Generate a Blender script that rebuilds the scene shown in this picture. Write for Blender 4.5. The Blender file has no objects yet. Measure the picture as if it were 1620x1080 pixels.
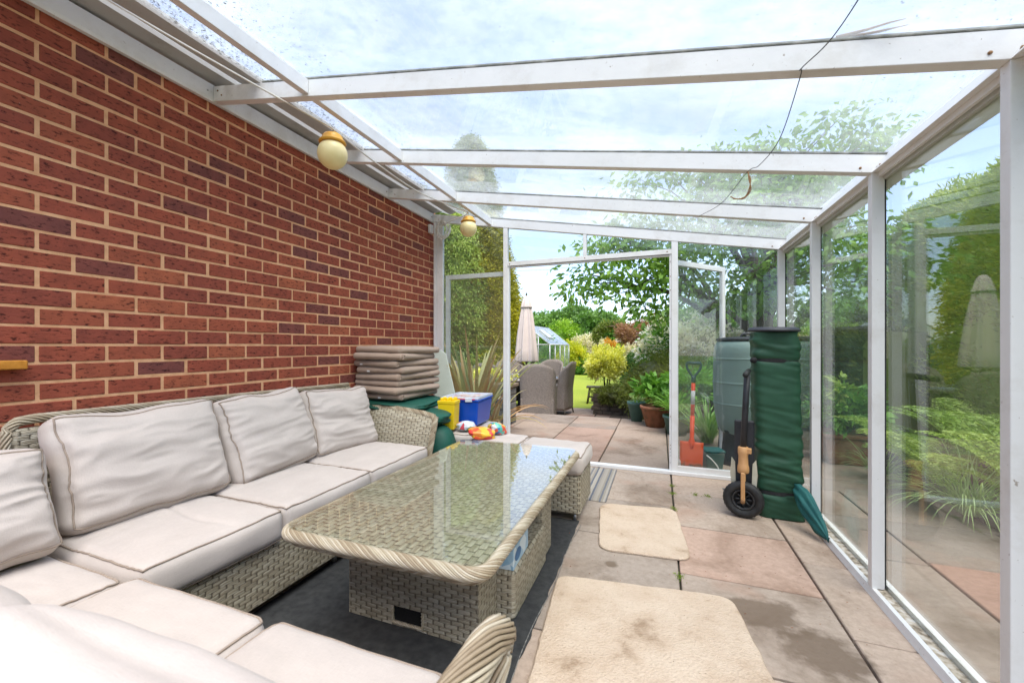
import bpy, bmesh, math, random
import numpy as np
from mathutils import Vector, Matrix, noise
random.seed(7); RNG = np.random.default_rng(7)
PI = math.pi
sc = bpy.context.scene
COL = sc.collection
# ------------------------------------------------------------------ camera
cam = bpy.data.cameras.new('camera'); co = bpy.data.objects.new('camera', cam); COL.objects.link(co); sc.camera = co
co.location = (0, 0, 1.1111); co.rotation_euler = (PI/2, 0, 0.375)
cam.sensor_width = 36; cam.lens = 14.705; cam.shift_x = 0.0165; cam.shift_y = 0.00465
cam.clip_start = 0.02; cam.clip_end = 2000
cam.dof.use_dof = True; cam.dof.focus_distance = 3.2; cam.dof.aperture_fstop = 4.5
# ------------------------------------------------------------------ world and sun
SUN_EL, SUN_ROT = math.radians(64), math.radians(143)
w = bpy.data.worlds.new('World'); sc.world = w; w.use_nodes = True
nt = w.node_tree; nt.nodes.clear()
def N(t, ty, **k):
    n = t.nodes.new(ty)
    for a, b in k.items():
        if a == 'ins':
            for i, v in b.items():
                if isinstance(v, bpy.types.NodeSocket): t.links.new(v, n.inputs[i])
                else: n.inputs[i].default_value = v
        else: setattr(n, a, b)
    return n
sky = N(nt, 'ShaderNodeTexSky', sky_type='NISHITA', sun_disc=False, sun_elevation=SUN_EL, sun_rotation=SUN_ROT, air_density=1.0, dust_density=.7, ozone_density=1.2)
tc = N(nt, 'ShaderNodeTexCoord')
mp = N(nt, 'ShaderNodeMapping', ins={0: tc.outputs['Generated']}); mp.inputs['Scale'].default_value = (1, 1, 2.6); mp.inputs['Location'].default_value = (.3, .1, 0)
n1 = N(nt, 'ShaderNodeTexNoise', ins={'Vector': mp.outputs[0], 'Scale': 2.3, 'Detail': 7, 'Roughness': .55, 'Distortion': .4})
r1 = N(nt, 'ShaderNodeValToRGB', ins={0: n1.outputs[0]}); r1.color_ramp.elements[0].position = .49; r1.color_ramp.elements[1].position = .80
r1.color_ramp.elements[0].color = (.24, .24, .24, 1); r1.color_ramp.elements[1].color = (.90, .90, .90, 1)
skb = N(nt, 'ShaderNodeMix', data_type='RGBA', blend_type='MULTIPLY', ins={0: 1.0, 6: sky.outputs[0], 7: (1.15, 1.15, 1.30, 1)})
mx = N(nt, 'ShaderNodeMix', data_type='RGBA', ins={0: r1.outputs[0], 6: skb.outputs[2], 7: (3.9, 4.05, 4.25, 1)})
bg = N(nt, 'ShaderNodeBackground', ins={0: mx.outputs[2], 1: .145})
N(nt, 'ShaderNodeOutputWorld', ins={0: bg.outputs[0]})
sl = bpy.data.lights.new('sun', 'SUN'); sl.energy = 2.8; sl.angle = math.radians(50); sl.color = (1, .95, .885)
so = bpy.data.objects.new('sun', sl); COL.objects.link(so)
# sun direction the same as the sky's
az = SUN_ROT; sd = Vector((math.sin(az)*math.cos(SUN_EL), math.cos(az)*math.cos(SUN_EL), math.sin(SUN_EL)))
so.rotation_euler = (-sd).to_track_quat('-Z', 'Y').to_euler()
sc.view_settings.view_transform = 'Standard'; sc.view_settings.look = 'None'; sc.view_settings.exposure = 1.08; sc.view_settings.gamma = 1
sc.render.engine = 'CYCLES'
cy = sc.cycles; cy.use_denoising = True; cy.transparent_max_bounces = 40; cy.max_bounces = 9; cy.diffuse_bounces = 4; cy.glossy_bounces = 4; cy.transmission_bounces = 4
cy.caustics_reflective = False; cy.caustics_refractive = False; cy.sample_clamp_indirect = 6

# ------------------------------------------------------------------ materials
def newmat(name):
    m = bpy.data.materials.new(name); m.use_nodes = True; t = m.node_tree; t.nodes.clear()
    return m, t
def out(t, s): N(t, 'ShaderNodeOutputMaterial', ins={0: s})
def ramp(t, fac, cols, pos=None):
    r = N(t, 'ShaderNodeValToRGB', ins={0: fac}); e = r.color_ramp.elements
    n = len(cols); pos = pos or [i/(n-1) for i in range(n)]
    while len(e) < n: e.new(.5)
    for i in range(n): e[i].position = pos[i]; e[i].color = (*cols[i], 1)
    return r.outputs[0]
def math_(t, op, a, b=0.0, c=0.0):
    n = N(t, 'ShaderNodeMath', operation=op, ins={0: a, 1: b, 2: c}); return n.outputs[0]
def noisef(t, vec, scale, detail=4, rough=.55, dist=0):
    return N(t, 'ShaderNodeTexNoise', ins={'Vector': vec, 'Scale': scale, 'Detail': detail, 'Roughness': rough, 'Distortion': dist}).outputs[0]
def pbr(t, col, rough=.7, bump=None, bdist=.002, metallic=0, spec=.5, sheen=0, bstr=1.0, trans=0):
    p = N(t, 'ShaderNodeBsdfPrincipled')
    if isinstance(col, tuple): p.inputs['Base Color'].default_value = (*col, 1)
    else: t.links.new(col, p.inputs['Base Color'])
    if isinstance(rough, float) or isinstance(rough, int): p.inputs['Roughness'].default_value = rough
    else: t.links.new(rough, p.inputs['Roughness'])
    p.inputs['Metallic'].default_value = metallic; p.inputs['Specular IOR Level'].default_value = spec
    if sheen: p.inputs['Sheen Weight'].default_value = sheen
    if bump is not None:
        b = N(t, 'ShaderNodeBump', ins={'Height': bump, 'Distance': bdist, 'Strength': bstr}); t.links.new(b.outputs[0], p.inputs['Normal'])
    return p.outputs[0]
def simple(name, cols, scale=8, rough=.7, bdist=.002, bscale=60, spec=.4, metallic=0, detail=5, stretch=None, sheen=0):
    m, t = newmat(name); o = N(t, 'ShaderNodeTexCoord').outputs['Object']
    if stretch: o = N(t, 'ShaderNodeMapping', ins={0: o, 'Scale': stretch}).outputs[0]
    c = ramp(t, noisef(t, o, scale, detail), cols, [.3 + .4*i/(len(cols)-1) for i in range(len(cols))])
    out(t, pbr(t, c, rough, noisef(t, o, bscale, 4), bdist, metallic, spec, sheen)); return m

def mat_brick():
    m, t = newmat('red_brick'); o = N(t, 'ShaderNodeTexCoord').outputs['Object']
    tint = N(t, 'ShaderNodeAttribute', attribute_name='tint').outputs['Fac']
    base = ramp(t, tint, [(.20, .064, .052), (.275, .068, .043), (.335, .080, .045), (.40, .112, .055)], [0, .3, .6, 1])
    mo = N(t, 'ShaderNodeMapping', ins={0: o}); mo.inputs['Scale'].default_value = (1, .45, 1.2)
    nz = noisef(t, mo.outputs[0], 72, 6, .72)
    pits = ramp(t, nz, [(.22, .18, .18), (1, 1, 1)], [.37, .46])
    c = N(t, 'ShaderNodeMix', data_type='RGBA', blend_type='MULTIPLY', ins={0: 1.0, 6: base, 7: pits}).outputs[2]
    big = ramp(t, noisef(t, o, 14, 4), [(.75, .75, .78), (1.15, 1.1, 1.05)], [.3, .7])
    c = N(t, 'ShaderNodeMix', data_type='RGBA', blend_type='MULTIPLY', ins={0: .8, 6: c, 7: big}).outputs[2]
    sp = ramp(t, noisef(t, o, 120, 3, .5), [(0, 0, 0), (1, 1, 1)], [.74, .78])
    c = N(t, 'ShaderNodeMix', data_type='RGBA', ins={0: math_(t, 'MULTIPLY', sp, .5), 6: c, 7: (.5, .42, .38, 1)}).outputs[2]
    out(t, pbr(t, c, .85, nz, .005, spec=.3)); return m
def mat_weave(name, W, H, cols, gap=(.115, .092, .06), strands=3, bd=.006):
    m, t = newmat(name); uv = N(t, 'ShaderNodeUVMap', uv_map='UVMap').outputs[0]
    s = N(t, 'ShaderNodeSeparateXYZ', ins={0: uv}); wob = math_(t, 'MULTIPLY', math_(t, 'SUBTRACT', noisef(t, uv, 14, 3), .5), .017)
    u = math_(t, 'ADD', s.outputs[0], wob); v = math_(t, 'ADD', s.outputs[1], wob)
    vr = math_(t, 'DIVIDE', v, H); row = math_(t, 'FLOOR', vr); off = math_(t, 'MULTIPLY', math_(t, 'FLOORED_MODULO', row, 2.0), .5)
    uu = math_(t, 'ADD', math_(t, 'DIVIDE', u, W), off); cu = math_(t, 'FRACT', uu); cell = math_(t, 'FLOOR', uu)
    prof = math_(t, 'SINE', math_(t, 'MULTIPLY', cu, PI))
    prof = math_(t, 'POWER', prof, .6)
    fv = math_(t, 'FRACT', vr)
    rowp = math_(t, 'POWER', math_(t, 'SINE', math_(t, 'MULTIPLY', fv, PI)), .28)
    st = math_(t, 'ABSOLUTE', math_(t, 'SINE', math_(t, 'MULTIPLY', vr, PI*strands)))
    st = math_(t, 'POWER', st, .5)
    hgt = math_(t, 'ADD', math_(t, 'MULTIPLY', math_(t, 'MULTIPLY', prof, rowp), .55), math_(t, 'MULTIPLY', math_(t, 'MULTIPLY', st, prof), .45))
    cv = N(t, 'ShaderNodeCombineXYZ', ins={0: cell, 1: math_(t, 'FLOOR', math_(t, 'MULTIPLY', vr, float(strands)))}).outputs[0]
    wn = N(t, 'ShaderNodeTexWhiteNoise', noise_dimensions='2D', ins={'Vector': cv}).outputs[0]
    fac = math_(t, 'ADD', math_(t, 'MULTIPLY', wn, .7), math_(t, 'MULTIPLY', noisef(t, uv, 60, 3), .3))
    c = ramp(t, fac, cols)
    g = ramp(t, hgt, [(0, 0, 0), (1, 1, 1)], [.14, .44])
    c = N(t, 'ShaderNodeMix', data_type='RGBA', ins={0: g, 6: (*gap, 1), 7: c}).outputs[2]
    out(t, pbr(t, c, .5, hgt, bd, spec=.4)); return m
def mat_glass(name, dirt=0.0, moss=False, tint=(.955, .975, .965), streak=False, base=.045):
    m, t = newmat(name); o = N(t, 'ShaderNodeTexCoord').outputs['Object']
    lw = N(t, 'ShaderNodeLayerWeight', ins={0: .5}).outputs['Facing']
    fac = math_(t, 'MULTIPLY_ADD', math_(t, 'POWER', lw, 5.0), .95, base)
    tr = N(t, 'ShaderNodeBsdfTransparent', ins={0: (*tint, 1)}); gl = N(t, 'ShaderNodeBsdfGlossy', ins={0: (1, 1, 1, 1), 'Roughness': .004})
    sh = N(t, 'ShaderNodeMixShader', ins={0: fac, 1: tr.outputs[0], 2: gl.outputs[0]}).outputs[0]
    if dirt:
        # limescale film and specks on the outside of the glass
        big = ramp(t, noisef(t, o, 1.3, 5, .6), [(.1, .1, .1), (1, 1, 1)], [.3, .75])
        sv = N(t, 'ShaderNodeMapping', ins={0: o, 'Scale': (1, 1.6, 1) if moss else (1, 3, .7)}).outputs[0]
        f = math_(t, 'MULTIPLY', math_(t, 'MULTIPLY', big, noisef(t, sv, 14, 5, .7)), dirt)
        film = N(t, 'ShaderNodeMixShader', ins={0: .88, 1: N(t, 'ShaderNodeBsdfDiffuse', ins={0: (.8, .83, .82, 1)}).outputs[0], 2: N(t, 'ShaderNodeBsdfTranslucent', ins={0: (.8, .83, .82, 1)}).outputs[0]}).outputs[0]
        sh = N(t, 'ShaderNodeMixShader', ins={0: f, 1: sh, 2: film}).outputs[0]
    if moss:
        x = N(t, 'ShaderNodeSeparateXYZ', ins={0: o}).outputs[0]
        edge = N(t, 'ShaderNodeMapRange', ins={0: x, 1: -1.15, 2: -1.85, 3: 0.0, 4: .12}).outputs[0]
        eave = N(t, 'ShaderNodeMapRange', ins={0: x, 1: .3, 2: .95, 3: 0.0, 4: .05}).outputs[0]
        sm = N(t, 'ShaderNodeMapping', ins={0: o, 'Scale': (1, 1, 1)}).outputs[0]
        nn = math_(t, 'ADD', math_(t, 'ADD', noisef(t, sm, 66, 5, .72), math_(t, 'MULTIPLY', noisef(t, o, 3, 3), .12)), math_(t, 'ADD', edge, eave))
        k = ramp(t, nn, [(0, 0, 0), (1, 1, 1)], [.73, .79])
        sh = N(t, 'ShaderNodeMixShader', ins={0: math_(t, 'MULTIPLY', k, .8), 1: sh, 2: N(t, 'ShaderNodeBsdfDiffuse', ins={0: (.13, .13, .09, 1)}).outputs[0]}).outputs[0]
    out(t, sh); return m
def mat_paint(name, col=(.79, .785, .77), dirt=.3, rough=.4):
    m, t = newmat(name); o = N(t, 'ShaderNodeTexCoord').outputs['Object']
    d = ramp(t, noisef(t, o, 5, 6, .7), [(.55, .48, .38), (1, 1, 1)], [.28, .5])
    c = N(t, 'ShaderNodeMix', data_type='RGBA', blend_type='MULTIPLY', ins={0: dirt, 6: (*col, 1), 7: d}).outputs[2]
    sp = ramp(t, noisef(t, o, 70, 3, .6), [(0, 0, 0), (1, 1, 1)], [.70, .73])
    c = N(t, 'ShaderNodeMix', data_type='RGBA', ins={0: math_(t, 'MULTIPLY', sp, .7), 6: c, 7: (.22, .15, .09, 1)}).outputs[2]
    out(t, pbr(t, c, rough, noisef(t, o, 40, 3), .0006, spec=.5)); return m
def mat_leaf(name, cols, rough=.5, trans=.3):
    m, t = newmat(name)
    tint = N(t, 'ShaderNodeAttribute', attribute_name='tint').outputs['Fac']
    isl = N(t, 'ShaderNodeNewGeometry').outputs['Random Per Island']
    f = math_(t, 'ADD', math_(t, 'MULTIPLY', tint, .65), math_(t, 'MULTIPLY', isl, .35))
    c = ramp(t, f, cols)
    p = pbr(t, c, rough, spec=.35)
    tl = N(t, 'ShaderNodeBsdfTranslucent', ins={0: N(t, 'ShaderNodeMix', data_type='RGBA', blend_type='MULTIPLY', ins={0: 1.0, 6: c, 7: (1.5, 1.6, .7, 1)}).outputs[2]}).outputs[0]
    out(t, N(t, 'ShaderNodeMixShader', ins={0: trans, 1: p, 2: tl}).outputs[0]); return m
def mat_stone(name, joints=False, gain=1.0):
    m, t = newmat(name); o = N(t, 'ShaderNodeTexCoord').outputs['Object']
    tint = N(t, 'ShaderNodeAttribute', attribute_name='tint').outputs['Fac']
    g = gain
    base = ramp(t, tint, [(.28*g, .235*g, .195*g), (.37*g, .295*g, .235*g), (.42*g, .325*g, .255*g), (.39*g, .235*g, .175*g)], [0, .4, .72, 1])
    warp = noisef(t, o, 1.7, 5, .65, .6)
    st = ramp(t, warp, [(.50, .44, .38), (1, .99, .98), (1.16, 1.16, 1.17)], [.33, .49, .72])
    c = N(t, 'ShaderNodeMix', data_type='RGBA', blend_type='MULTIPLY', ins={0: .75, 6: base, 7: st}).outputs[2]
    fine = noisef(t, o, 34, 6, .72)
    c = N(t, 'ShaderNodeMix', data_type='RGBA', blend_type='MULTIPLY', ins={0: .6, 6: c, 7: ramp(t, fine, [(.68, .66, .62), (1.12, 1.12, 1.12)], [.3, .65])}).outputs[2]
    pk = ramp(t, noisef(t, o, 2.6, 3, .5, .3), [(0, 0, 0), (1, 1, 1)], [.56, .72])
    c = N(t, 'ShaderNodeMix', data_type='RGBA', ins={0: math_(t, 'MULTIPLY', pk, .5), 6: c, 7: (.36*g, .215*g, .15*g, 1)}).outputs[2]
    if joints:
        # two damp stains on the slabs near the glass wall
        for (cx, cyy, rx, ry) in ((.40, 2.02, .17, .15), (.55, 1.84, .15, .15), (-.23, 2.2, .04, .04)):
            sx = N(t, 'ShaderNodeSeparateXYZ', ins={0: o})
            dx = math_(t, 'DIVIDE', math_(t, 'SUBTRACT', sx.outputs[0], cx), rx); dy = math_(t, 'DIVIDE', math_(t, 'SUBTRACT', sx.outputs[1], cyy), ry)
            dd = math_(t, 'SQRT', math_(t, 'ADD', math_(t, 'MULTIPLY', dx, dx), math_(t, 'MULTIPLY', dy, dy)))
            dd = math_(t, 'ADD', dd, math_(t, 'MULTIPLY', math_(t, 'SUBTRACT', noisef(t, o, 9, 4, .6), .5), 1.6))
            k = ramp(t, dd, [(1, 1, 1), (0, 0, 0)], [.65, 1.0])
            c = N(t, 'ShaderNodeMix', data_type='RGBA', ins={0: math_(t, 'MULTIPLY', k, .8), 6: c, 7: (.15, .105, .07, 1)}).outputs[2]
    sp = ramp(t, noisef(t, o, 95, 2, .5), [(0, 0, 0), (1, 1, 1)], [.73, .76])
    c = N(t, 'ShaderNodeMix', data_type='RGBA', ins={0: math_(t, 'MULTIPLY', sp, .5), 6: c, 7: (.1, .08, .06, 1)}).outputs[2]
    out(t, pbr(t, c, .82, math_(t, 'ADD', fine, math_(t, 'MULTIPLY', warp, 2)), .004, spec=.3)); return m
def mat_fabric(name, col, var=.06, s=420, bd=.0008, crease=True):
    m, t = newmat(name); o = N(t, 'ShaderNodeTexCoord').outputs['Object']
    a = noisef(t, N(t, 'ShaderNodeMapping', ins={0: o, 'Scale': (1, .15, 1)}).outputs[0], s, 2); b = noisef(t, N(t, 'ShaderNodeMapping', ins={0: o, 'Scale': (.15, 1, 1)}).outputs[0], s, 2)
    th = math_(t, 'MULTIPLY', math_(t, 'ADD', a, b), .5)
    mixf = math_(t, 'ADD', math_(t, 'MULTIPLY', th, .5), math_(t, 'MULTIPLY', noisef(t, o, 5, 5, .6), .5))
    lo = tuple(x*(1-var*2) for x in col); hi = tuple(min(1, x*(1+var*2)) for x in col)
    c = ramp(t, mixf, [lo, hi], [.3, .7])
    out(t, pbr(t, c, .9, th, bd, spec=.2, sheen=.15)); return m
def mat_mat():
    m, t = newmat('cream_tufted_pile'); o = N(t, 'ShaderNodeTexCoord').outputs['Object']
    v = N(t, 'ShaderNodeTexVoronoi', ins={'Vector': o, 'Scale': 130}).outputs['Distance']
    n = noisef(t, o, 60, 5, .7)
    dirt = ramp(t, noisef(t, o, 5, 6, .65), [(.36, .255, .17), (.56, .43, .315), (.62, .495, .375)], [.3, .42, .6])
    c = N(t, 'ShaderNodeMix', data_type='RGBA', blend_type='MULTIPLY', ins={0: .45, 6: dirt, 7: ramp(t, n, [(.62, .58, .52), (1.03, 1.03, 1.03)], [.2, .5])}).outputs[2]
    sp = ramp(t, noisef(t, o, 80, 3, .6), [(0, 0, 0), (1, 1, 1)], [.69, .72])
    c = N(t, 'ShaderNodeMix', data_type='RGBA', ins={0: math_(t, 'MULTIPLY', sp, .6), 6: c, 7: (.16, .1, .05, 1)}).outputs[2]
    out(t, pbr(t, c, .95, math_(t, 'ADD', n, v), .0032, spec=.1)); return m
def mat_grass(name, cols, sc_=3):
    m, t = newmat(name); o = N(t, 'ShaderNodeTexCoord').outputs['Object']
    a = noisef(t, o, .35, 4); b = noisef(t, o, 30, 5, .7)
    f = math_(t, 'ADD', math_(t, 'MULTIPLY', a, .5), math_(t, 'MULTIPLY', b, .5))
    out(t, pbr(t, ramp(t, f, cols, [.32 + .36*i/(len(cols)-1) for i in range(len(cols))]), .8, b, .03, spec=.2)); return m
def mat_stripes():
    m, t = newmat('striped_rag_weave'); o = N(t, 'ShaderNodeTexCoord').outputs['Object']
    x = N(t, 'ShaderNodeSeparateXYZ', ins={0: o}).outputs[0]
    x = math_(t, 'ADD', x, math_(t, 'MULTIPLY', math_(t, 'SUBTRACT', noisef(t, o, 40, 3), .5), .008))
    wn = N(t, 'ShaderNodeTexWhiteNoise', noise_dimensions='1D', ins={'W': math_(t, 'FLOOR', math_(t, 'DIVIDE', x, .014))}).outputs[0]
    c = ramp(t, wn, [(.12, .135, .17), (.19, .19, .2), (.38, .33, .27), (.44, .40, .34), (.27, .235, .19)], [0, .3, .42, .7, 1])
    out(t, pbr(t, c, .95, noisef(t, N(t, 'ShaderNodeMapping', ins={0: o, 'Scale': (1, 6, 1)}).outputs[0], 60, 3), .004, spec=.1)); return m
def mat_splotch(name, cols, scale=14):
    m, t = newmat(name); o = N(t, 'ShaderNodeTexCoord').outputs['Object']
    v = N(t, 'ShaderNodeTexVoronoi', ins={'Vector': o, 'Scale': scale}).outputs['Color']
    f = N(t, 'ShaderNodeSeparateXYZ', ins={0: v}).outputs[0]
    r = N(t, 'ShaderNodeValToRGB', ins={0: f}); r.color_ramp.interpolation = 'CONSTANT'; e = r.color_ramp.elements
    while len(e) < len(cols): e.new(.5)
    for i, c in enumerate(cols): e[i].position = i/len(cols); e[i].color = (*c, 1)
    out(t, pbr(t, r.outputs[0], .3, spec=.6)); return m

M = {}
M['brick'] = mat_brick()
M['mortar'] = simple('sand_mortar', [(.62, .315, .155), (.80, .45, .245)], 20, .9, .003, 160)
M['white'] = mat_paint('white_aluminium_paint')
M['white_clean'] = mat_paint('white_painted_door', (.80, .80, .79), .2)
M['grey_trim'] = mat_paint('grey_plastic_soffit', (.42, .41, .38), .5, .5)
M['flash'] = mat_paint('pale_flashing', (.8, .8, .77), .4, .5)
t_ = M['flash'].node_tree; o_ = [n for n in t_.nodes if n.type == 'OUTPUT_MATERIAL'][0]; p_ = [n for n in t_.nodes if n.type == 'BSDF_PRINCIPLED'][0]
t_.links.new(N(t_, 'ShaderNodeMixShader', ins={0: .45, 1: p_.outputs[0], 2: N(t_, 'ShaderNodeBsdfTranslucent', ins={0: (.75, .76, .74, 1)}).outputs[0]}).outputs[0], o_.inputs[0])
M['seal'] = simple('weathered_grey_seal', [(.07, .075, .06), (.16, .16, .13), (.35, .34, .30)], 16, .8)
M['rubber'] = simple('black_rubber', [(.012, .012, .012), (.03, .03, .03)], 30, .6)
M['pane_roof'] = mat_glass('roof_glass', .48, True, base=.02)
M['pane_side'] = mat_glass('wall_glass', .07, base=.05)
M['pane_clear'] = mat_glass('clear_glass', .03)
M['glass_top'] = mat_glass('table_glass', 0, tint=(.97, .985, .965), base=.10)
RC = [(.25, .205, .14), (.38, .325, .23), (.47, .415, .305), (.56, .51, .40)]
M['weave'] = mat_weave('grey_beige_rattan', .052, .0165, RC)
M['weave_top'] = mat_weave('table_top_rattan', .05, .024, [(.33, .285, .20), (.47, .42, .30), (.57, .52, .39), (.64, .60, .48)])
M['weave_taupe'] = mat_weave('taupe_chair_rattan', .02, .016, [(.22, .18, .15), (.30, .25, .205), (.36, .30, .25)], gap=(.06, .05, .04), strands=2)
m_, t_ = newmat('rattan_strand'); o_ = N(t_, 'ShaderNodeTexCoord').outputs['Object']; ti_ = N(t_, 'ShaderNodeAttribute', attribute_name='tint').outputs['Fac']
f_ = math_(t_, 'ADD', math_(t_, 'MULTIPLY', ti_, .7), math_(t_, 'MULTIPLY', noisef(t_, o_, 60, 3, .6), .3))
out(t_, pbr(t_, ramp(t_, f_, [(.21, .15, .09), (.37, .29, .19), (.49, .42, .30), (.60, .54, .43)]), .45, noisef(t_, o_, 200, 2), .0005, spec=.5)); M['strand'] = m_
M['fabric'] = mat_fabric('beige_cushion_cloth', (.515, .453, .405))
M['piping'] = simple('tan_piping', [(.27, .21, .165), (.36, .29, .23)], 60, .8)
M['taupe'] = mat_fabric('taupe_pad_cloth', (.36, .265, .20), .10)
M['green_cloth'] = simple('dark_green_canvas', [(.006, .06, .04), (.010, .092, .062)], 6, .6, .001, 300)
M['bag_green'] = simple('bottle_green_canvas', [(.013, .058, .030), (.022, .086, .046)], 7, .55, .001, 260)
M['teal'] = simple('teal_cloth', [(.01, .085, .085), (.02, .13, .12)], 9, .7, .002, 90)
M['strap'] = simple('black_webbing', [(.012, .012, .013), (.025, .025, .026)], 60, .8)
M['blue'] = simple('blue_plastic', [(.004, .06, .42), (.006, .08, .5)], 4, .3, .0003, 20)
M['lid'] = simple('clear_plastic_lid', [(.5, .56, .68), (.66, .7, .78)], 6, .25, .0003, 20)
M['papers'] = mat_splotch('printed_papers', [(.62, .5, .46), (.7, .66, .6), (.55, .2, .18), (.66, .62, .58), (.5, .5, .6), (.7, .6, .55)], 34)
M['yellow'] = simple('yellow_plastic', [(.80, .55, .01), (.88, .62, .02)], 4, .35, .0003, 20)
M['snack_a'] = mat_splotch('orange_printed_packet', [(.75, .08, .02), (.85, .45, .02), (.8, .25, .02), (.75, .6, .1), (.7, .05, .04)], 22)
M['snack_b'] = mat_splotch('multicolour_packet', [(.05, .2, .5), (.7, .1, .05), (.1, .45, .35), (.75, .5, .05), (.6, .65, .7)], 30)
M['snack_c'] = mat_splotch('pale_printed_packet', [(.55, .62, .7), (.7, .72, .74), (.6, .08, .1), (.6, .66, .72), (.1, .25, .12)], 22)
M['amber'] = simple('amber_plastic', [(.70, .33, .03), (.78, .42, .06)], 8, .35)
M['globe'] = simple('yellowed_opal_globe', [(.85, .68, .30), (.93, .79, .42)], 9, .35, .0004, 40)
M['cable'] = simple('cream_cable', [(.74, .70, .62), (.82, .79, .72)], 20, .5)
M['wire'] = simple('dark_wire', [(.02, .02, .02), (.05, .04, .04)], 20, .6)
M['twine'] = simple('brown_twine', [(.2, .1, .04), (.33, .18, .08)], 40, .8)
M['hole'] = simple('hollow_shade_black', [(.004, .004, .004), (.006, .006, .005)], 20, .9)  # black that stands for the shade inside the table's hand opening
M['wood'] = simple('orange_varnished_wood', [(.45, .17, .02), (.62, .27, .04)], 5, .35, .0008, 60, stretch=(1, 8, 8))
M['oldwood'] = simple('weathered_timber', [(.14, .1, .065), (.27, .2, .13)], 5, .8, .003, 50, stretch=(1, 6, 6))
M['darkwood'] = simple('dark_bench_timber', [(.05, .042, .03), (.1, .085, .06)], 6, .8, .003, 50)
M['bark'] = simple('brown_bark', [(.045, .035, .028), (.12, .095, .07)], 12, .9, .012, 30, stretch=(1, 1, .3))
M['stone'] = mat_stone('sandstone_paving', True, 1.16)
M['stone_out'] = mat_stone('outdoor_paving', False, .84)
M['joint'] = simple('dark_joint_soil', [(.05, .045, .03), (.10, .085, .06)], 12, .95, .004, 80)
M['soil'] = simple('brown_soil', [(.05, .038, .026), (.11, .085, .06)], 8, .95, .02, 30)
M['lawn'] = mat_grass('mown_lawn', [(.22, .30, .025), (.31, .38, .045), (.40, .45, .06)])
M['field'] = mat_grass('rough_field', [(.1, .2, .03), (.2, .3, .05)])
M['rug'] = simple('charcoal_outdoor_rug', [(.028, .029, .030), (.056, .057, .056)], 30, .9, .002, 400)
M['mat'] = mat_mat(); M['stripes'] = mat_stripes()
M['metal'] = simple('galvanised_leg', [(.35, .36, .37), (.5, .5, .5)], 8, .35, metallic=.8)
M['alu'] = simple('greenhouse_aluminium', [(.45, .46, .47), (.6, .61, .62)], 8, .4, metallic=.3)
M['butt'] = simple('grey_green_plastic', [(.19, .27, .245), (.25, .34, .31)], 3, .5, .0006, 30)
M['black'] = simple('black_plastic', [(.018, .019, .022), (.04, .042, .048)], 9, .5)
M['darklid'] = simple('charcoal_plastic_lid', [(.035, .037, .045), (.06, .062, .075)], 6, .45)
M['orange_red'] = simple('orange_red_paint', [(.75, .05, .01), (.9, .09, .015)], 9, .4, .0006, 50)
M['spade'] = None
M['navy'] = simple('navy_plastic', [(.012, .03, .07), (.02, .045, .1)], 9, .4)
M['labelw'] = simple('white_sticker', [(.6, .6, .58), (.75, .74, .72)], 30, .6)
M['tan'] = simple('tan_painted_fork', [(.50, .26, .10), (.62, .35, .16)], 14, .5, .0006, 60)
M['cream'] = simple('cream_metal', [(.5, .48, .36), (.62, .58, .46)], 14, .5)
M['terracotta'] = simple('mossy_terracotta', [(.1, .075, .04), (.27, .115, .06), (.36, .16, .09)], 9, .85, .003, 60)
M['greenpot'] = simple('green_glazed_pot', [(.05, .12, .1), (.085, .17, .145)], 6, .5)
M['umb'] = mat_fabric('pale_parasol_cloth', (.64, .54, .47), .05, 200)
M['wallstone'] = simple('dark_walling_stone', [(.06, .06, .06), (.14, .135, .13), (.2, .18, .16)], 5, .9, .012, 18)
M['planter'] = simple('old_planter_brick', [(.06, .05, .035), (.17, .125, .085)], 9, .9, .008, 30)
M['paleboard'] = simple('pale_green_board', [(.55, .60, .50), (.64, .68, .58)], 5, .6)
M['tblue'] = mat_splotch('pale_blue_card', [(.3, .5, .66), (.5, .66, .76), (.62, .74, .8), (.36, .56, .7)], 20)
M['dblue'] = simple('deep_blue_print', [(.03, .13, .3), (.04, .17, .36)], 20, .5)
M['rim_alloy'] = simple('black_wheel_rim', [(.02, .02, .02), (.05, .05, .05)], 9, .35)
# spade blade: orange paint worn off and muddy along the cutting edge
m_, t_ = newmat('worn_spade_paint'); o_ = N(t_, 'ShaderNodeTexCoord').outputs['Object']; z_ = N(t_, 'ShaderNodeSeparateXYZ', ins={0: o_}).outputs[2]
f_ = math_(t_, 'ADD', z_, math_(t_, 'MULTIPLY', math_(t_, 'SUBTRACT', noisef(t_, o_, 22, 5, .7), .5), .16))
out(t_, pbr(t_, ramp(t_, f_, [(.09, .055, .04), (.3, .1, .045), (.8, .09, .018), (.88, .11, .02)], [.03, .065, .09, 1]), .5, noisef(t_, o_, 60), .001)); M['spade'] = m_
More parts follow.
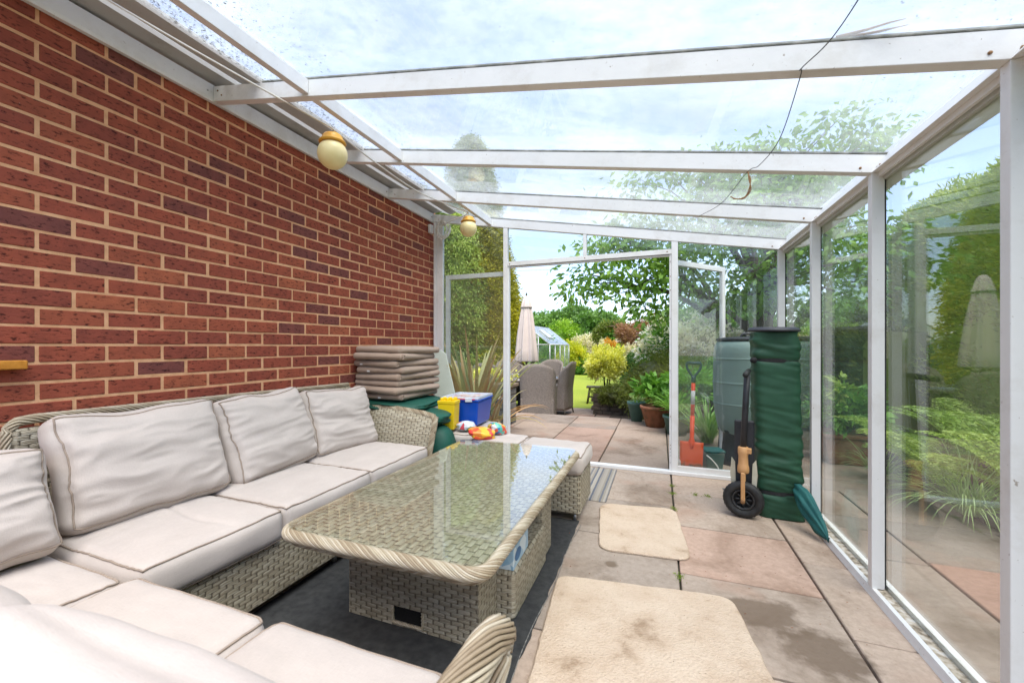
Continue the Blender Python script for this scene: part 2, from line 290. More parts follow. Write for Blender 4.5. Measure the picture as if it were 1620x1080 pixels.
# leaf materials
LEAF = dict(
 conifer=[(.07, .11, .02), (.15, .20, .035), (.27, .30, .05)], conifer_y=[(.16, .17, .02), (.36, .33, .02), (.56, .48, .03)], hedge=[(.15, .22, .035), (.29, .39, .07), (.46, .50, .11)],
 cherry=[(.09, .19, .03), (.16, .30, .04), (.27, .42, .065)], oak=[(.08, .16, .04), (.14, .26, .055), (.2, .34, .08)], pieris=[(.5, .52, .08), (.8, .76, .16), (.92, .88, .42)],
 heather=[(.12, .12, .045), (.19, .22, .04), (.28, .33, .06)], heath_b=[(.15, .10, .07), (.22, .16, .09), (.28, .28, .08)], green=[(.06, .16, .025), (.12, .28, .04), (.2, .4, .06)], bright=[(.12, .25, .02), (.25, .42, .03), (.36, .5, .05)],
 yellow=[(.3, .36, .02), (.52, .52, .03), (.68, .62, .06)], white=[(.86, .76, .80), (.94, .90, .92), (.96, .95, .95)], orange=[(.4, .14, .02), (.6, .3, .03), (.65, .42, .06)], russet=[(.16, .05, .03), (.26, .09, .05), (.3, .14, .07)],
 acer=[(.22, .10, .06), (.34, .17, .10), (.42, .27, .16)], cream=[(.5, .45, .3), (.66, .6, .42), (.75, .72, .6)], phormium=[(.2, .25, .1), (.42, .42, .2), (.5, .26, .13), (.6, .54, .3)],
 fern=[(.11, .20, .03), (.24, .36, .06), (.40, .50, .13)], strap=[(.12, .26, .05), (.2, .38, .08), (.34, .5, .16)], dark=[(.03, .08, .02), (.06, .14, .03), (.10, .2, .04)], blades=[(.2, .32, .1), (.32, .45, .18), (.48, .56, .3)], moss=[(.12, .2, .01), (.2, .3, .02), (.3, .4, .04)])
L = {k: mat_leaf('leaves_'+k, v) for k, v in LEAF.items()}

# ------------------------------------------------------------------ mesh helpers
class MB:
    def __init__(s): s.v = []; s.f = []; s.t = []; s.smooth = []
    def add(s, vs, fs, tint=0.5, smooth=False):
        b = len(s.v); s.v += [tuple(v) for v in vs]; s.f += [tuple(b+i for i in f) for f in fs]; s.t += [tint]*len(fs); s.smooth += [smooth]*len(fs); return s
    def box(s, x0, x1, y0, y1, z0, z1, tint=.5, mat=None, bev=0.0):
        if bev > 0:
            b = bev; v = []
            for sx in (0, 1):
                for sy in (0, 1):
                    for sz in (0, 1):
                        X, Y, Z = (x0, x1)[sx], (y0, y1)[sy], (z0, z1)[sz]; dx, dy, dz = (b, -b)[sx], (b, -b)[sy], (b, -b)[sz]
                        v += [(X, Y+dy, Z+dz), (X+dx, Y, Z+dz), (X+dx, Y+dy, Z)]
            bm = bmesh.new()
            for p in v: bm.verts.new(p)
            r = bmesh.ops.convex_hull(bm, input=bm.verts); bm.verts.index_update()
            vs = [p.co.copy() for p in bm.verts]; bmesh.ops.dissolve_limit(bm, angle_limit=.01, verts=bm.verts, edges=bm.edges); bm.verts.index_update()
            vs = [p.co.copy() for p in bm.verts]; fs = [[q.index for q in f.verts] for f in bm.faces]; bm.free()
        else:
            vs = [(x, y, z) for x in (x0, x1) for y in (y0, y1) for z in (z0, z1)]
            fs = [(0, 1, 3, 2), (4, 6, 7, 5), (0, 4, 5, 1), (2, 3, 7, 6), (0, 2, 6, 4), (1, 5, 7, 3)]
        if mat is not None: vs = [mat @ Vector(p) for p in vs]
        return s.add(vs, fs, tint)
    def prism(s, poly, axis, a, b, tint=.5):
        # poly: 2-D points; extruded along axis from a to b
        n = len(poly)
        def P(p, q): return (q, p[0], p[1]) if axis == 'x' else (p[0], q, p[1]) if axis == 'y' else (p[0], p[1], q)
        vs = [P(p, a) for p in poly] + [P(p, b) for p in poly]
        fs = [tuple(range(n))[::-1], tuple(range(n, 2*n))] + [(i, (i+1) % n, n+(i+1) % n, n+i) for i in range(n)]
        return s.add(vs, fs, tint)
    def tube(s, pts, r, sides=8, closed=False, cap=True, tint=.5, up=None, squash=1.0):
        pts = [Vector(p) for p in pts]; n = len(pts); rr = r if isinstance(r, (list, tuple)) else [r]*n
        vs = []; prev = None
        for i in range(n):
            if closed: d = pts[(i+1) % n]-pts[i-1]
            else: d = pts[min(i+1, n-1)]-pts[max(i-1, 0)]
            if d.length < 1e-9: d = Vector((0, 0, 1))
            d.normalize()
            if prev is None:
                u = Vector(up) if up else (Vector((0, 0, 1)) if abs(d.z) < .9 else Vector((1, 0, 0)))
            else: u = prev
            u = (u - d*u.dot(d)); u.normalize(); prev = u; w_ = d.cross(u)
            for k in range(sides):
                a = 2*PI*k/sides; vs.append(pts[i]+u*math.cos(a)*rr[i]*squash+w_*math.sin(a)*rr[i])
        fs = []
        m = n if closed else n-1
        for i in range(m):
            for k in range(sides):
                j = (i+1) % n; fs.append((i*sides+k, i*sides+(k+1) % sides, j*sides+(k+1) % sides, j*sides+k))
        if cap and not closed: fs += [tuple(range(sides))[::-1], tuple((n-1)*sides+k for k in range(sides))]
        return s.add(vs, fs, tint, True)
    def lathe(s, prof, c=(0, 0, 0), sides=32, mat=None, tint=.5, fold=None):
        vs = []; n = len(prof)
        for i, (r, z) in enumerate(prof):
            for k in range(sides):
                a = 2*PI*k/sides; q = r*(fold(a, z) if fold else 1)
                p = Vector((q*math.cos(a), q*math.sin(a), z))
                p = mat @ p if mat is not None else p + Vector(c)
                vs.append(p)
        fs = [(i*sides+k, i*sides+(k+1) % sides, (i+1)*sides+(k+1) % sides, (i+1)*sides+k) for i in range(n-1) for k in range(sides)]
        if prof[0][0] > 1e-4: fs.append(tuple(range(sides))[::-1])
        if prof[-1][0] > 1e-4: fs.append(tuple((n-1)*sides+k for k in range(sides)))
        return s.add(vs, fs, tint, True)
    def build(s, name, mat, parent=None, loc=None, rot=None, smooth=None, bevel=0, uvs=True):
        me = bpy.data.meshes.new(name); me.from_pydata([tuple(v) for v in s.v], [], s.f); me.update()
        at = me.attributes.new('tint', 'FLOAT', 'FACE'); at.data.foreach_set('value', np.array(s.t, dtype=np.float32))
        sm = s.smooth if smooth is None else [smooth]*len(s.f)
        me.polygons.foreach_set('use_smooth', sm)
        if uvs: boxuv(me)
        o = bpy.data.objects.new(name, me); COL.objects.link(o)
        if mat: me.materials.append(mat)
        if parent: o.parent = parent
        if loc: o.location = loc
        if rot: o.rotation_euler = rot
        if bevel:
            b = o.modifiers.new('bevel', 'BEVEL'); b.width = bevel; b.segments = 2; b.limit_method = 'ANGLE'
        return o
def boxuv(me):
    uv = me.uv_layers.new(name='UVMap'); n = len(me.loops)
    vi = np.empty(n, dtype=np.int32); me.loops.foreach_get('vertex_index', vi)
    co_ = np.empty(len(me.vertices)*3); me.vertices.foreach_get('co', co_); co_ = co_.reshape(-1, 3)
    nr = np.empty(len(me.polygons)*3); me.polygons.foreach_get('normal', nr); nr = np.abs(nr.reshape(-1, 3))
    lt = np.empty(len(me.polygons), dtype=np.int32); me.polygons.foreach_get('loop_total', lt)
    ax = np.repeat(nr.argmax(1), lt); p = co_[vi]
    r = np.where((ax == 0)[:, None], p[:, [1, 2]], np.where((ax == 1)[:, None], p[:, [0, 2]], p[:, [1, 0]]))
    uv.data.foreach_set('uv', r.astype(np.float32).ravel())
def tag(o, label, cat, group=None, kind=None):
    if label: o['label'] = label
    if cat: o['category'] = cat
    if group: o['group'] = group
    if kind: o['kind'] = kind
    return o
def thing(name, label, cat, loc=(0, 0, 0), rz=0, group=None):
    o = bpy.data.objects.new(name, None); COL.objects.link(o); o.location = loc; o.rotation_euler = (0, 0, rz); o.empty_display_size = .1
    return tag(o, label, cat, group)
def struct(o): o['kind'] = 'structure'; return o
def kids(o): return [c for c in bpy.data.objects if c.parent == o]
def copy_tree(o, loc, rz, label, parent=None, childmap=None):
    ch = kids(o) if childmap is None else childmap.get(o.name, [])
    c = o.copy(); COL.objects.link(c)
    if parent is not None: c.parent = parent
    else:
        c.location = loc; c.rotation_euler = (0, 0, rz); c['label'] = label
    for k in ch: copy_tree(k, None, None, None, c)
    return c

# leaves: n quads with folded middle
def leafmesh(name, C, D, l, wd, tint, mat, parent=None, fold=.15, uvs=False):
    n = len(C); l = np.broadcast_to(l, n)[:, None]; wd = np.broadcast_to(wd, n)[:, None]
    D = D/np.maximum(np.linalg.norm(D, axis=1, keepdims=True), 1e-6)
    R = RNG.normal(size=(n, 3)); S = np.cross(D, R); S /= np.maximum(np.linalg.norm(S, axis=1, keepdims=True), 1e-6); Nn = np.cross(S, D)
    a = C; b = C + D*l*.45 + S*wd*.5 + Nn*wd*fold; c = C + D*l; d = C + D*l*.45 - S*wd*.5 + Nn*wd*fold
    V = np.stack([a, b, c, d], 1).reshape(-1, 3)
    me = bpy.data.meshes.new(name); me.vertices.add(4*n); me.vertices.foreach_set('co', V.ravel())
    me.loops.add(4*n); me.loops.foreach_set('vertex_index', np.arange(4*n, dtype=np.int32))
    me.polygons.add(n); me.polygons.foreach_set('loop_start', np.arange(0, 4*n, 4, dtype=np.int32)); me.polygons.foreach_set('loop_total', np.full(n, 4, dtype=np.int32))
    me.update(calc_edges=True)
    at = me.attributes.new('tint', 'FLOAT', 'FACE'); at.data.foreach_set('value', np.broadcast_to(tint, n).astype(np.float32))
    me.materials.append(mat); o = bpy.data.objects.new(name, me); COL.objects.link(o)
    if parent: o.parent = parent
    return o
def dirs(n): d = RNG.normal(size=(n, 3)); return d/np.linalg.norm(d, axis=1, keepdims=True)
def clump_points(c, r, ncl, per, sig, shell=(.72, 1.0), zmin=-1, rough=.25, power=2.0):
    # clusters spread near the surface of a lumpy ellipsoid
    d = dirs(ncl*2); d = d[d[:, 2] > zmin][:ncl]; k = len(d)
    rad = RNG.uniform(shell[0], shell[1], k)
    bump = np.array([noise.noise(Vector(x*1.8)+Vector(c)) for x in d])*rough
    cen = d*(rad+bump)[:, None]*np.array(r)+np.array(c)
    tint = RNG.uniform(0, 1, k)
    P = np.repeat(cen, per, 0)+RNG.normal(size=(k*per, 3))*sig; Dn = np.repeat(d, per, 0)
    return P, Dn, np.repeat(tint, per)
def core(name, c, r, mat, parent, zmin=None, amp=.14):
    bm = bmesh.new(); bmesh.ops.create_icosphere(bm, subdivisions=4, radius=1)
    for v in bm.verts:
        k = 1+noise.noise(v.co*2.3+Vector(c))*amp*2+noise.noise(v.co*7)*amp
        v.co = Vector((v.co.x*r[0]*k+c[0], v.co.y*r[1]*k+c[1], v.co.z*r[2]*k+c[2]))
    me = bpy.data.meshes.new(name); bm.to_mesh(me); bm.free(); me.materials.append(mat)
    at = me.attributes.new('tint', 'FLOAT', 'FACE'); at.data.foreach_set('value', np.full(len(me.polygons), .15, dtype=np.float32))  # solid core that blocks see-through, kept at the dark end of the tint
    o = bpy.data.objects.new(name, me); COL.objects.link(o); o.parent = parent; return o
def bush(name, label, cat, c, r, mat, n=90, per=60, leaf=(.06, .03), sig=None, droop=0, group=None, stem=True, corek=.78, flowers=None, fn=30, zmin=-.5, rough=.25, base=-.3):
    t = thing(name, label, cat, (c[0], c[1], base), 0, group)
    cl = (0, 0, c[2]-base); sig = sig or min(r)*.13
    P, Dn, ti = clump_points(cl, r, n, per, sig, zmin=zmin, rough=rough)
    D = Dn+RNG.normal(size=P.shape)*.7; D[:, 2] -= droop
    leafmesh('foliage', P, D, RNG.uniform(.7, 1.3, len(P))*leaf[0], RNG.uniform(.7, 1.3, len(P))*leaf[1], ti, mat, t)
    if corek: core('twig_core', cl, [x*corek for x in r], M['bark'] if corek < .6 else mat, t)
    if stem:
        mb = MB()
        for k in range(4): mb.tube([(random.uniform(-.05, .05), random.uniform(-.05, .05), -.02), (random.uniform(-.3, .3)*r[0], random.uniform(-.3, .3)*r[1], cl[2])], [max(.012, r[0]*.05), max(.006, r[0]*.03)], 6)
        mb.build('stem', M['bark'], t)
    if flowers:
        P, Dn, ti = clump_points(cl, [x*1.03 for x in r], fn, 45, .055*max(1, r[0]), shell=(.92, 1.05), zmin=-.1, rough=rough)
        leafmesh('blossom', P, Dn+RNG.normal(size=P.shape)*.8, .075, .06, ti, flowers, t)
    return t

# ------------------------------------------------------------------ setting: ground, paving, lawn
g = MB().box(-400, 400, -60, 700, -.5, -.32).build('field', M['field']); struct(g)
lawn = MB()
lawn.box(-9, 6, 9.4, 34, -.31, -.28); struct(lawn.build('lawn', M['lawn']))
ter = MB().box(-9, 7, -6, 6.72, -.31, -.022); struct(ter.build('terrace_base', M['joint']))
low = MB().box(-9, 3, 6.72, 9.4, -.31, -.296); struct(low.build('lower_terrace_base', M['joint']))
def slabs(rects, z0, z1, gap=.006, tints=None):
    mb = MB()
    for i, (x0, x1, y0, y1) in enumerate(rects):
        tn = tints[i] if tints and i in tints else random.choice([.1, .25, .4, .5, .6, .7])
        dz = random.uniform(-.0015, .0015)
        g1, g2, g3, g4 = [gap*random.uniform(.6, 1.3) for _ in range(4)]
        mb.box(x0+g1, x1-g2, y0+g3, y1-g4, z0, z1+dz, tn, bev=.004)
    return mb
R = []; T = {}
def r_(x0, x1, ys, tn=None):
    for a, b in zip(ys[:-1], ys[1:]):
        R.append((x0, x1, a, b))
        if tn and (a in tn): T[len(R)-1] = tn[a]
r_(.68, .9, [-1, -.2, .6, 1.3, 1.975, 2.585, 3.3, 3.94], {1.975: .55})
r_(.09, .68, [-1, -.3, .4, 1.04, 1.65, 2.25, 2.84, 3.455, 3.96], {2.25: .84, 1.65: .3, 2.84: .45})
r_(-.52, .09, [-1, -.1, .75, 1.6, 2.545, 3.15, 3.96], {1.6: .15, 2.545: .12, 3.15: .35})
r_(-1.1, -.52, [-1, -.3, .5, 1.3, 2.0, 2.6, 3.2, 3.96]); r_(-1.72, -1.1, [-1, -.2, .6, 1.4, 2.1, 2.9, 3.96]); r_(-2.3, -1.72, [-1, 0, .8, 1.6, 2.4, 3.2, 3.96])
struct(slabs(R, -.03, 0, .006, T).build('indoor_paving', M['stone']))
R = []; T = {}
r_(-.55, .08, [3.96, 4.44, 5.85, 6.7], {4.44: .6}); r_(-1.2, -.55, [3.96, 5.78, 6.06, 6.7], {3.96: .85}); r_(-1.9, -1.2, [3.96, 4.85, 5.95, 6.7]); r_(-2.6, -1.9, [3.96, 4.7, 5.6, 6.7], {4.7: .9})
r_(.08, .9, [3.96, 4.6, 5.3, 6.1, 6.7]); r_(-3.5, -2.6, [3.96, 5, 6, 6.7]); r_(.9, 1.3, [3.96, 4.9, 5.8, 6.7])
r_(.97, 1.28, [-1, 0, 1.0, 1.9, 2.78, 3.4, 3.96], {1.9: .3, 1.0: .2}); r_(1.28, 1.85, [-1, .2, 1.3, 2.05, 2.82, 3.4], {2.05: .99, 2.82: .05, 1.3: .2})
r_(1.28, 2.2, [3.4, 4.3, 5.4])
struct(slabs(R, -.03, 0, .007, T).build('patio_paving', M['stone_out']))
R = []; T = {}
for i in range(6):
    for j in range(3): R.append((-4.2+i*.75, -3.45+i*.75, 6.76+j*.88, 7.64+j*.88))
struct(slabs(R, -.31, -.27, .01, {10: .9, 14: .9, 13: .1, 16: .2}).build('lower_patio_paving', M['stone_out']))
struct(MB().box(1.9, 7, -6, 6.7, -.03, .035).build('flower_bed', M['soil']))
struct(MB().box(-.9, 6, 6.72, 14, -.31, -.25).build('shrub_bed', M['soil']))

# ------------------------------------------------------------------ brick house wall
WX = -2.296
t = thing('brick_house_wall', 'red brick house wall with sandy mortar behind the rattan sofa', 'wall', (WX, 0, 0))
mb = MB(); z = 1.08-15*.075; k = 0
while z < 2.62:
    off = .99 if (k+15) % 2 == 1 else .99+.1125
    y = off-.225*22
    while y < 4.04:
        y0, y1 = max(y+.0062, -3.0), min(y+.225-.0062, 4.035)
        if y1-y0 > .02:
            d = random.uniform(-.0022, .0022); j = lambda: random.uniform(-.0012, .0012)
            r = random.random(); tn = r*.8 if r < .13 else random.uniform(.3, .85) if r < .93 else 1.0
            mb.box(-.1, d, y0+j(), y1+j(), z-.0322+j()*1.3, z+.0322+j()*1.3, tn, bev=.003)
        y += .225
    z += .075; k += 1
mb.build('brickwork', M['brick'], t, uvs=False)
MB().box(-.11, -.0028, -3, 4.04, -.05, 2.64).build('mortar', M['mortar'], t)
mb = MB().box(0.001, .055, .25, .833, 1.024, 1.058, bev=.004)
tag(mb.build('wooden_shelf', M['wood'], None, loc=(WX, 0, 0)), 'end of an orange varnished wooden shelf fixed to the brick wall', 'shelf')

# ------------------------------------------------------------------ glass lean-to
YB = [1.56-2*.7939, 1.56-.7939, 1.56, 2.354, 3.148, 3.94]
SL = -.1784
def zb(x): return 2.448+SL*(x+2.276)   # underside of rafters
LT = thing('glass_lean_to', 'white aluminium lean-to veranda with glass roof and glass side wall', 'lean-to', (0, 0, 0))
# wall plate
MB().prism([(-2.294, 2.445), (-2.272, 2.445), (-2.268, 2.46), (-2.268, 2.535), (-2.294, 2.545)], 'y', -3, 3.985).build('wall_plate', M['white'], LT)
for i, y in enumerate(YB):
    d = .045
    p = [(-2.266, zb(-2.266)), (.881, zb(.881)), (.94, zb(.94)+.066), (.94, zb(.94)+.082), (-2.266, zb(-2.266)+.082)]
    o = MB().prism(p, 'y', y, y+d).build('rafter', M['white'], LT, bevel=.002)
    p2 = [(-1.9, zb(-1.9)+.083), (.95, zb(.95)+.083), (.95, zb(.95)+.093), (-1.9, zb(-1.9)+.093)]
    MB().prism(p2, 'y', y-.001, y+d+.001).build('gasket', M['seal'], o)
for a, b in zip(YB[:-1], YB[1:]):
    x0, x1 = -1.632, -1.588
    MB().prism([(x0, zb(x0)+.012), (x1, zb(x1)+.012), (x1, zb(x1)+.08), (x0, zb(x0)+.08)], 'y', a+.047, b-.002).build('glazing_bar', M['white'], LT, bevel=.002)
    q = [(-1.9, zb(-1.9)+.086), (.97, zb(.97)+.086), (.97, zb(.97)+.092), (-1.9, zb(-1.9)+.092)]
    MB().prism(q, 'y', a+.049, b-.003).build('roof_pane', M['pane_roof'], LT)
def screw(p, ax, r=.0045):
    m = Matrix.Translation(p) @ (Matrix.Rotation(PI/2, 4, 'Y') if ax == 'x' else Matrix.Rotation(PI/2, 4, 'X'))
    MB().lathe([(.001, -.003), (r, -.002), (r, .002), (.001, .003)], sides=10, mat=m).build('screw', M['metal'] if random.random() < .3 else M['twine'], LT)
for y in YB[1:]:
    screw((-2.2665, y-.03, 2.49), 'x'); screw((-2.2, y-.001, zb(-2.2)+.03), 'y', .004); screw((-2.23, y-.001, zb(-2.23)+.055), 'y', .004)
    screw((-1.61, y+.046, zb(-1.6)+.04), 'y', .004); screw((.84, y-.001, zb(.84)+.02), 'y', .005); screw((.8925, y-.02, 1.90), 'x', .006); screw((.8925, y-.045, 1.90), 'x', .006)
for x in (-1.395, -.652, .06): screw((x, 3.941, 1.935), 'y', .005)
for z in (.10, .16, .19, .22, .25, .5, .9, 1.35, 1.6, 1.72, 1.85): screw((.0862, 3.949, z), 'y', .0035)
# soffit strip and stepped flashing over the wall side of the roof
def strip(prof, y0, y1, th=.003):
    top = [(x, z+th) for x, z in prof]; return MB().prism(prof+top[::-1], 'y', y0, y1)
F = lambda x, h: (x, zb(x)+.1+h)
strip([F(-2.294, .0), F(-2.18, .03)], -3, 3.985).build('soffit_strip', M['grey_trim'], LT)
strip([F(-2.175, .02), F(-2.09, -.0)], -3, 3.985).build('flashing', M['flash'], LT)
strip([F(-2.085, .0), F(-2.01, .035)], -3, 3.985).build('soffit_strip', M['grey_trim'], LT)
strip([F(-2.005, .03), F(-1.90, .002)], -3, 3.985).build('flashing', M['flash'], LT)
# eaves beam
MB().prism([(.881, 1.886), (.972, 1.886), (.972, 2.0), (.955, 2.0), (.945, 1.975)], 'y', -3, 3.99).build('eaves_beam', M['white'], LT, bevel=.0015)
MB().prism([(.905, 1.864), (.918, 1.864), (.918, 1.8855), (.905, 1.8855)], 'y', -3, 3.98).build('glazing_channel', M['white'], LT)
MB().prism([(.922, 1.85), (.944, 1.85), (.944, 1.8855), (.922, 1.8855)], 'y', -3, 3.98).build('glazing_channel', M['flash'], LT)
MB().prism([(.975, 1.90), (1.07, 1.90), (1.07, 1.99), (1.06, 1.99), (1.06, 1.912), (.985, 1.912), (.985, 1.99), (.975, 1.99)], 'y', -3, 4.02).build('gutter', M['white'], LT)
for y in YB:
    yy = min(y, 3.944)
    MB().box(.8815, .928, yy+.002, yy+.040, .031, 1.8855).build('post', M['white'], LT, bevel=.002)
    MB().box(.9285, .934, yy+.004, yy+.038, .04, 1.849).build('post_gasket', M['rubber'], LT)
MB().prism([(.872, 0.001), (.985, 0.001), (.985, .024), (.952, .026), (.952, .046), (.942, .046), (.942, .022), (.905, .02), (.900, .032), (.882, .032), (.876, .012)], 'y', -3, 3.94).build('floor_sill', M['white'], LT)
MB().box(.905, .9415, -3, 3.94, .0225, .0265).build('sill_grime', simple('pale_sill_debris', [(.10, .07, .045), (.5, .43, .33), (.72, .70, .66)], 30, .9, .003, 90), LT)
for a, b in zip(YB[:-1], YB[1:]):
    MB().box(.9345, .9405, a+.01, b-.001, .0275, 1.8495).build('side_pane', M['pane_side'], LT)
# back frame at Y = 3.94
Y0, Y1 = 3.942, 3.984
def fr(x0, x1, z0, z1, y0=Y0, y1=Y1, n='frame_member', m='white'): return MB().box(x0, x1, y0, y1, z0, z1).build(n, M[m], LT, bevel=.0015)
def zt(x): return zb(x)-.001
def stile(x0, x1, z0, y0=Y0, y1=Y1, n='frame_member'): return MB().prism([(x0, z0), (x1, z0), (x1, zt(x1)), (x0, zt(x0))], 'y', y0, y1).build(n, M['white'], LT, bevel=.0015)
stile(-2.262, -2.235, .03); stile(-2.232, -2.155, .03, Y0+.006)
stile(-1.464, -1.418, .03); stile(.095, .146, .03)
fr(-1.4175, .0945, 1.913, 1.956)                      # door head
fr(-1.4175, -1.404, .031, 1.9125, 3.95, 3.99, 'door_jamb', 'white_clean'); fr(.078, .0945, .031, 1.9125, 3.95, 3.99, 'door_jamb', 'white_clean')
fr(-1.4035, .0775, 1.897, 1.9125, 3.955, 3.99, 'door_jamb', 'white_clean')
MB().box(-1.4, .075, 3.9545, 3.9565, 1.9085, 1.9122).build('door_gasket', M['rubber'], LT)
stile(-.668, -.636, 1.9565)
MB().box(-2.26, .871, 3.925, 3.99, .001, .030).build('door_threshold', M['white_clean'], LT, bevel=.003)
fr(-2.154, -1.4645, .031, .075); fr(.1465, .881, .031, .075)
def bpane(x0, x1, z0, flat=None):
    p = [(x0, z0), (x1, z0), (x1, (flat or zt(x1))), (x0, (flat or zt(x0)))]
    MB().prism(p, 'y', 3.958, 3.964).build('back_pane', M['pane_side'], LT)
bpane(-2.153, -1.465, .076); bpane(-1.417, -.669, 1.957); bpane(-.635, .094, 1.957); bpane(.147, .881, .076)
def leaf(hx, hy, ang, width, label=None):
    o = thing('door', None, None, (hx, hy, 0)); del_keys(o); o.parent = LT; o.rotation_euler = (0, 0, ang)
    f = MB(); W, H = width, 1.872; s = .046
    f.box(0, s, 0, .032, .03, H); f.box(W-s, W, 0, .032, .03, H); f.box(s, W-s, 0, .032, .03, .10); f.box(s, W-s, 0, .032, H-s, H)
    f.build('door_frame', M['white_clean'], o, bevel=.0015)
    MB().box(s, W-s, .013, .019, .10, H-s).build('door_pane', M['pane_side'], o)
    return o
def del_keys(o):
    for k in list(o.keys()): del o[k]
leaf(-1.425, 4.035, PI, .725); leaf(.125, 4.0, math.radians(51), .74)

# ------------------------------------------------------------------ cushions
def cushion(name, label, size, loc, rot=(0, 0, 0), bulge=.02, wr=.004, seed=0, group=None, mat='fabric', rad=.032, crease=None, nn=44, pipes=(1, -1), taper=0, parent=None, cat='cushion', sag=0, anis=(1.0, 3.0)):
    W, D, H = size; n = nn; nz = 8
    idx = {}; V = []; Fs = []
    def pt(a, b, c):
        p = Vector((a*W/2, b*D/2, c*H/2)); inn = Vector((W/2-rad, D/2-rad, max(H/2-rad, .001)))
        q = Vector((max(-inn.x, min(inn.x, p.x)), max(-inn.y, min(inn.y, p.y)), max(-inn.z, min(inn.z, p.z))))
        d = p-q
        if d.length > 1e-9: d.normalize(); p = q+d*rad
        e = (1-abs(a)**3)*(1-abs(b)**3)
        sgn = 1 if c > 0 else -1
        p.z += sgn*bulge*e*abs(c)**.5
        k = (1-abs(c)**2)*.012
        p.x += k*a*(1-abs(b)**4); p.y += k*b*(1-abs(a)**4)
        s = Vector((seed*3.7, seed*1.3, 0))
        nv = Vector((p.x*anis[0]*(.55 if rad > .04 else 1), p.y*anis[1], p.z*2))*(3.4 if rad > .04 else 4)
        w1 = noise.noise(nv+s); w2 = noise.noise(nv*2.3+s*2+Vector((0, 0, w1)))
        rid = (1-abs(w2)*2.4)
        p.z += sgn*(wr*1.3*w1+wr*max(-.2, rid)*.8*(.35+.65*min(1, 2.4*(abs(a)**3+.15))))*(1 if abs(c) > .9 else .3)
        p.x += wr*.9*noise.noise(p*9+s); p.y += wr*.9*noise.noise(p*9-s)
        if cat == 'cushion' and rad > .04:
            p.y -= (.018*(1-a*a)+.014*noise.noise(Vector((a*1.6, seed, 0))))*max(0, b); p.x *= 1-.045*(1-b*b)*abs(a)**2
            p.z += sgn*.006*math.sin(b*9+a*2.2+2*noise.noise(Vector((a*1.5, b, seed))))*e*(1 if abs(c) > .9 else .5)
        if taper: p.x *= 1-taper*(p.y/D+.5)
        if crease is not None:
            u = (p.x/W if crease[0] == 'x' else p.y/D)
            p.z -= .008*math.exp(-((u-crease[1]-.03*math.sin(p.y*12))/.018)**2)*(1 if c > .9 else 0)*(1-abs(b)**6)*(1-abs(a)**6)
        p.z -= sag*(1 if c > 0 else 0)*max(0, 1-((p.x/W+.1)**2+(p.y/D)**2)*5)
        return p
    def vid(i, j, k):
        key = (i, j, k)
        if key not in idx: idx[key] = len(V); V.append(pt(-1+2*i/n, -1+2*j/n, -1+2*k/nz))
        return idx[key]
    for i in range(n):
        for j in range(n):
            Fs.append((vid(i, j, nz), vid(i+1, j, nz), vid(i+1, j+1, nz), vid(i, j+1, nz)))
            Fs.append((vid(i, j, 0), vid(i, j+1, 0), vid(i+1, j+1, 0), vid(i+1, j, 0)))
    for i in range(n):
        for k in range(nz):
            Fs.append((vid(i, 0, k), vid(i+1, 0, k), vid(i+1, 0, k+1), vid(i, 0, k+1)))
            Fs.append((vid(i, n, k), vid(i, n, k+1), vid(i+1, n, k+1), vid(i+1, n, k)))
            Fs.append((vid(0, i, k), vid(0, i, k+1), vid(0, i+1, k+1), vid(0, i+1, k)))
            Fs.append((vid(n, i, k), vid(n, i+1, k), vid(n, i+1, k+1), vid(n, i, k+1)))
    mb = MB().add(V, Fs, smooth=True); o = mb.build(name, M[mat], parent, loc=loc, rot=rot, uvs=False)
    if parent is None: tag(o, label, cat, group)
    for sg in pipes:
        loop = [(i, 0) for i in range(n)] + [(n, j) for j in range(n)] + [(n-i, n) for i in range(n)] + [(0, n-j) for j in range(n)]
        k = nz if sg > 0 else 0
        path = [V[idx[(i, j, k)]]+Vector((0, 0, sg*.001)) for i, j in loop]
        # pushed a little outward so the welt stands proud of the seam
        path = [p+Vector((p.x/W, p.y/D, 0))*.003 for p in path]
        MB().tube(path, .0035, 5, closed=True).build('piping', M['piping'] if mat == 'fabric' else M[mat], o, uvs=False)
    return o
SG = 'loose cushions of the rattan corner sofa'
for (y0, y1, lab, cr, sd_) in ((.80, 1.335, 'wide beige seat cushion with a crease across, nearest on the wall side of the sofa', ('x', .1), 1),
                          (1.34, 1.915, 'middle beige seat cushion on the wall side of the rattan sofa', None, 2),
                          (1.92, 2.53, 'beige seat cushion beside the woven sofa arm, under the pillow nearest the pads', None, 3)):
    # local x runs along the wall
    cushion('seat_cushion', lab, (y1-y0, .66, .135), (-1.82, (y0+y1)/2, .352), (0, 0, PI/2), .016, .0035, sd_, SG, crease=cr)
cushion('seat_cushion', 'beige seat cushion in the inner corner of the sofa under the slumped pillow', (.70, .62, .12), (-1.87, .465, .345), (0, 0, 0), .014, .004, 4, SG)
cushion('seat_cushion', 'beige seat cushion beside the corner one, with piped front corner over the dark rug', (.545, .60, .125), (-1.20, .485, .359), (0, 0, 0), .016, .003, 5, SG)
cushion('seat_cushion', 'beige seat cushion next to the thick rattan arm at the bottom of the view', (.50, .62, .125), (-.665, .49, .353), (0, 0, 0), .026, .003, 6, SG)
BG = 'back pillows of the rattan corner sofa'
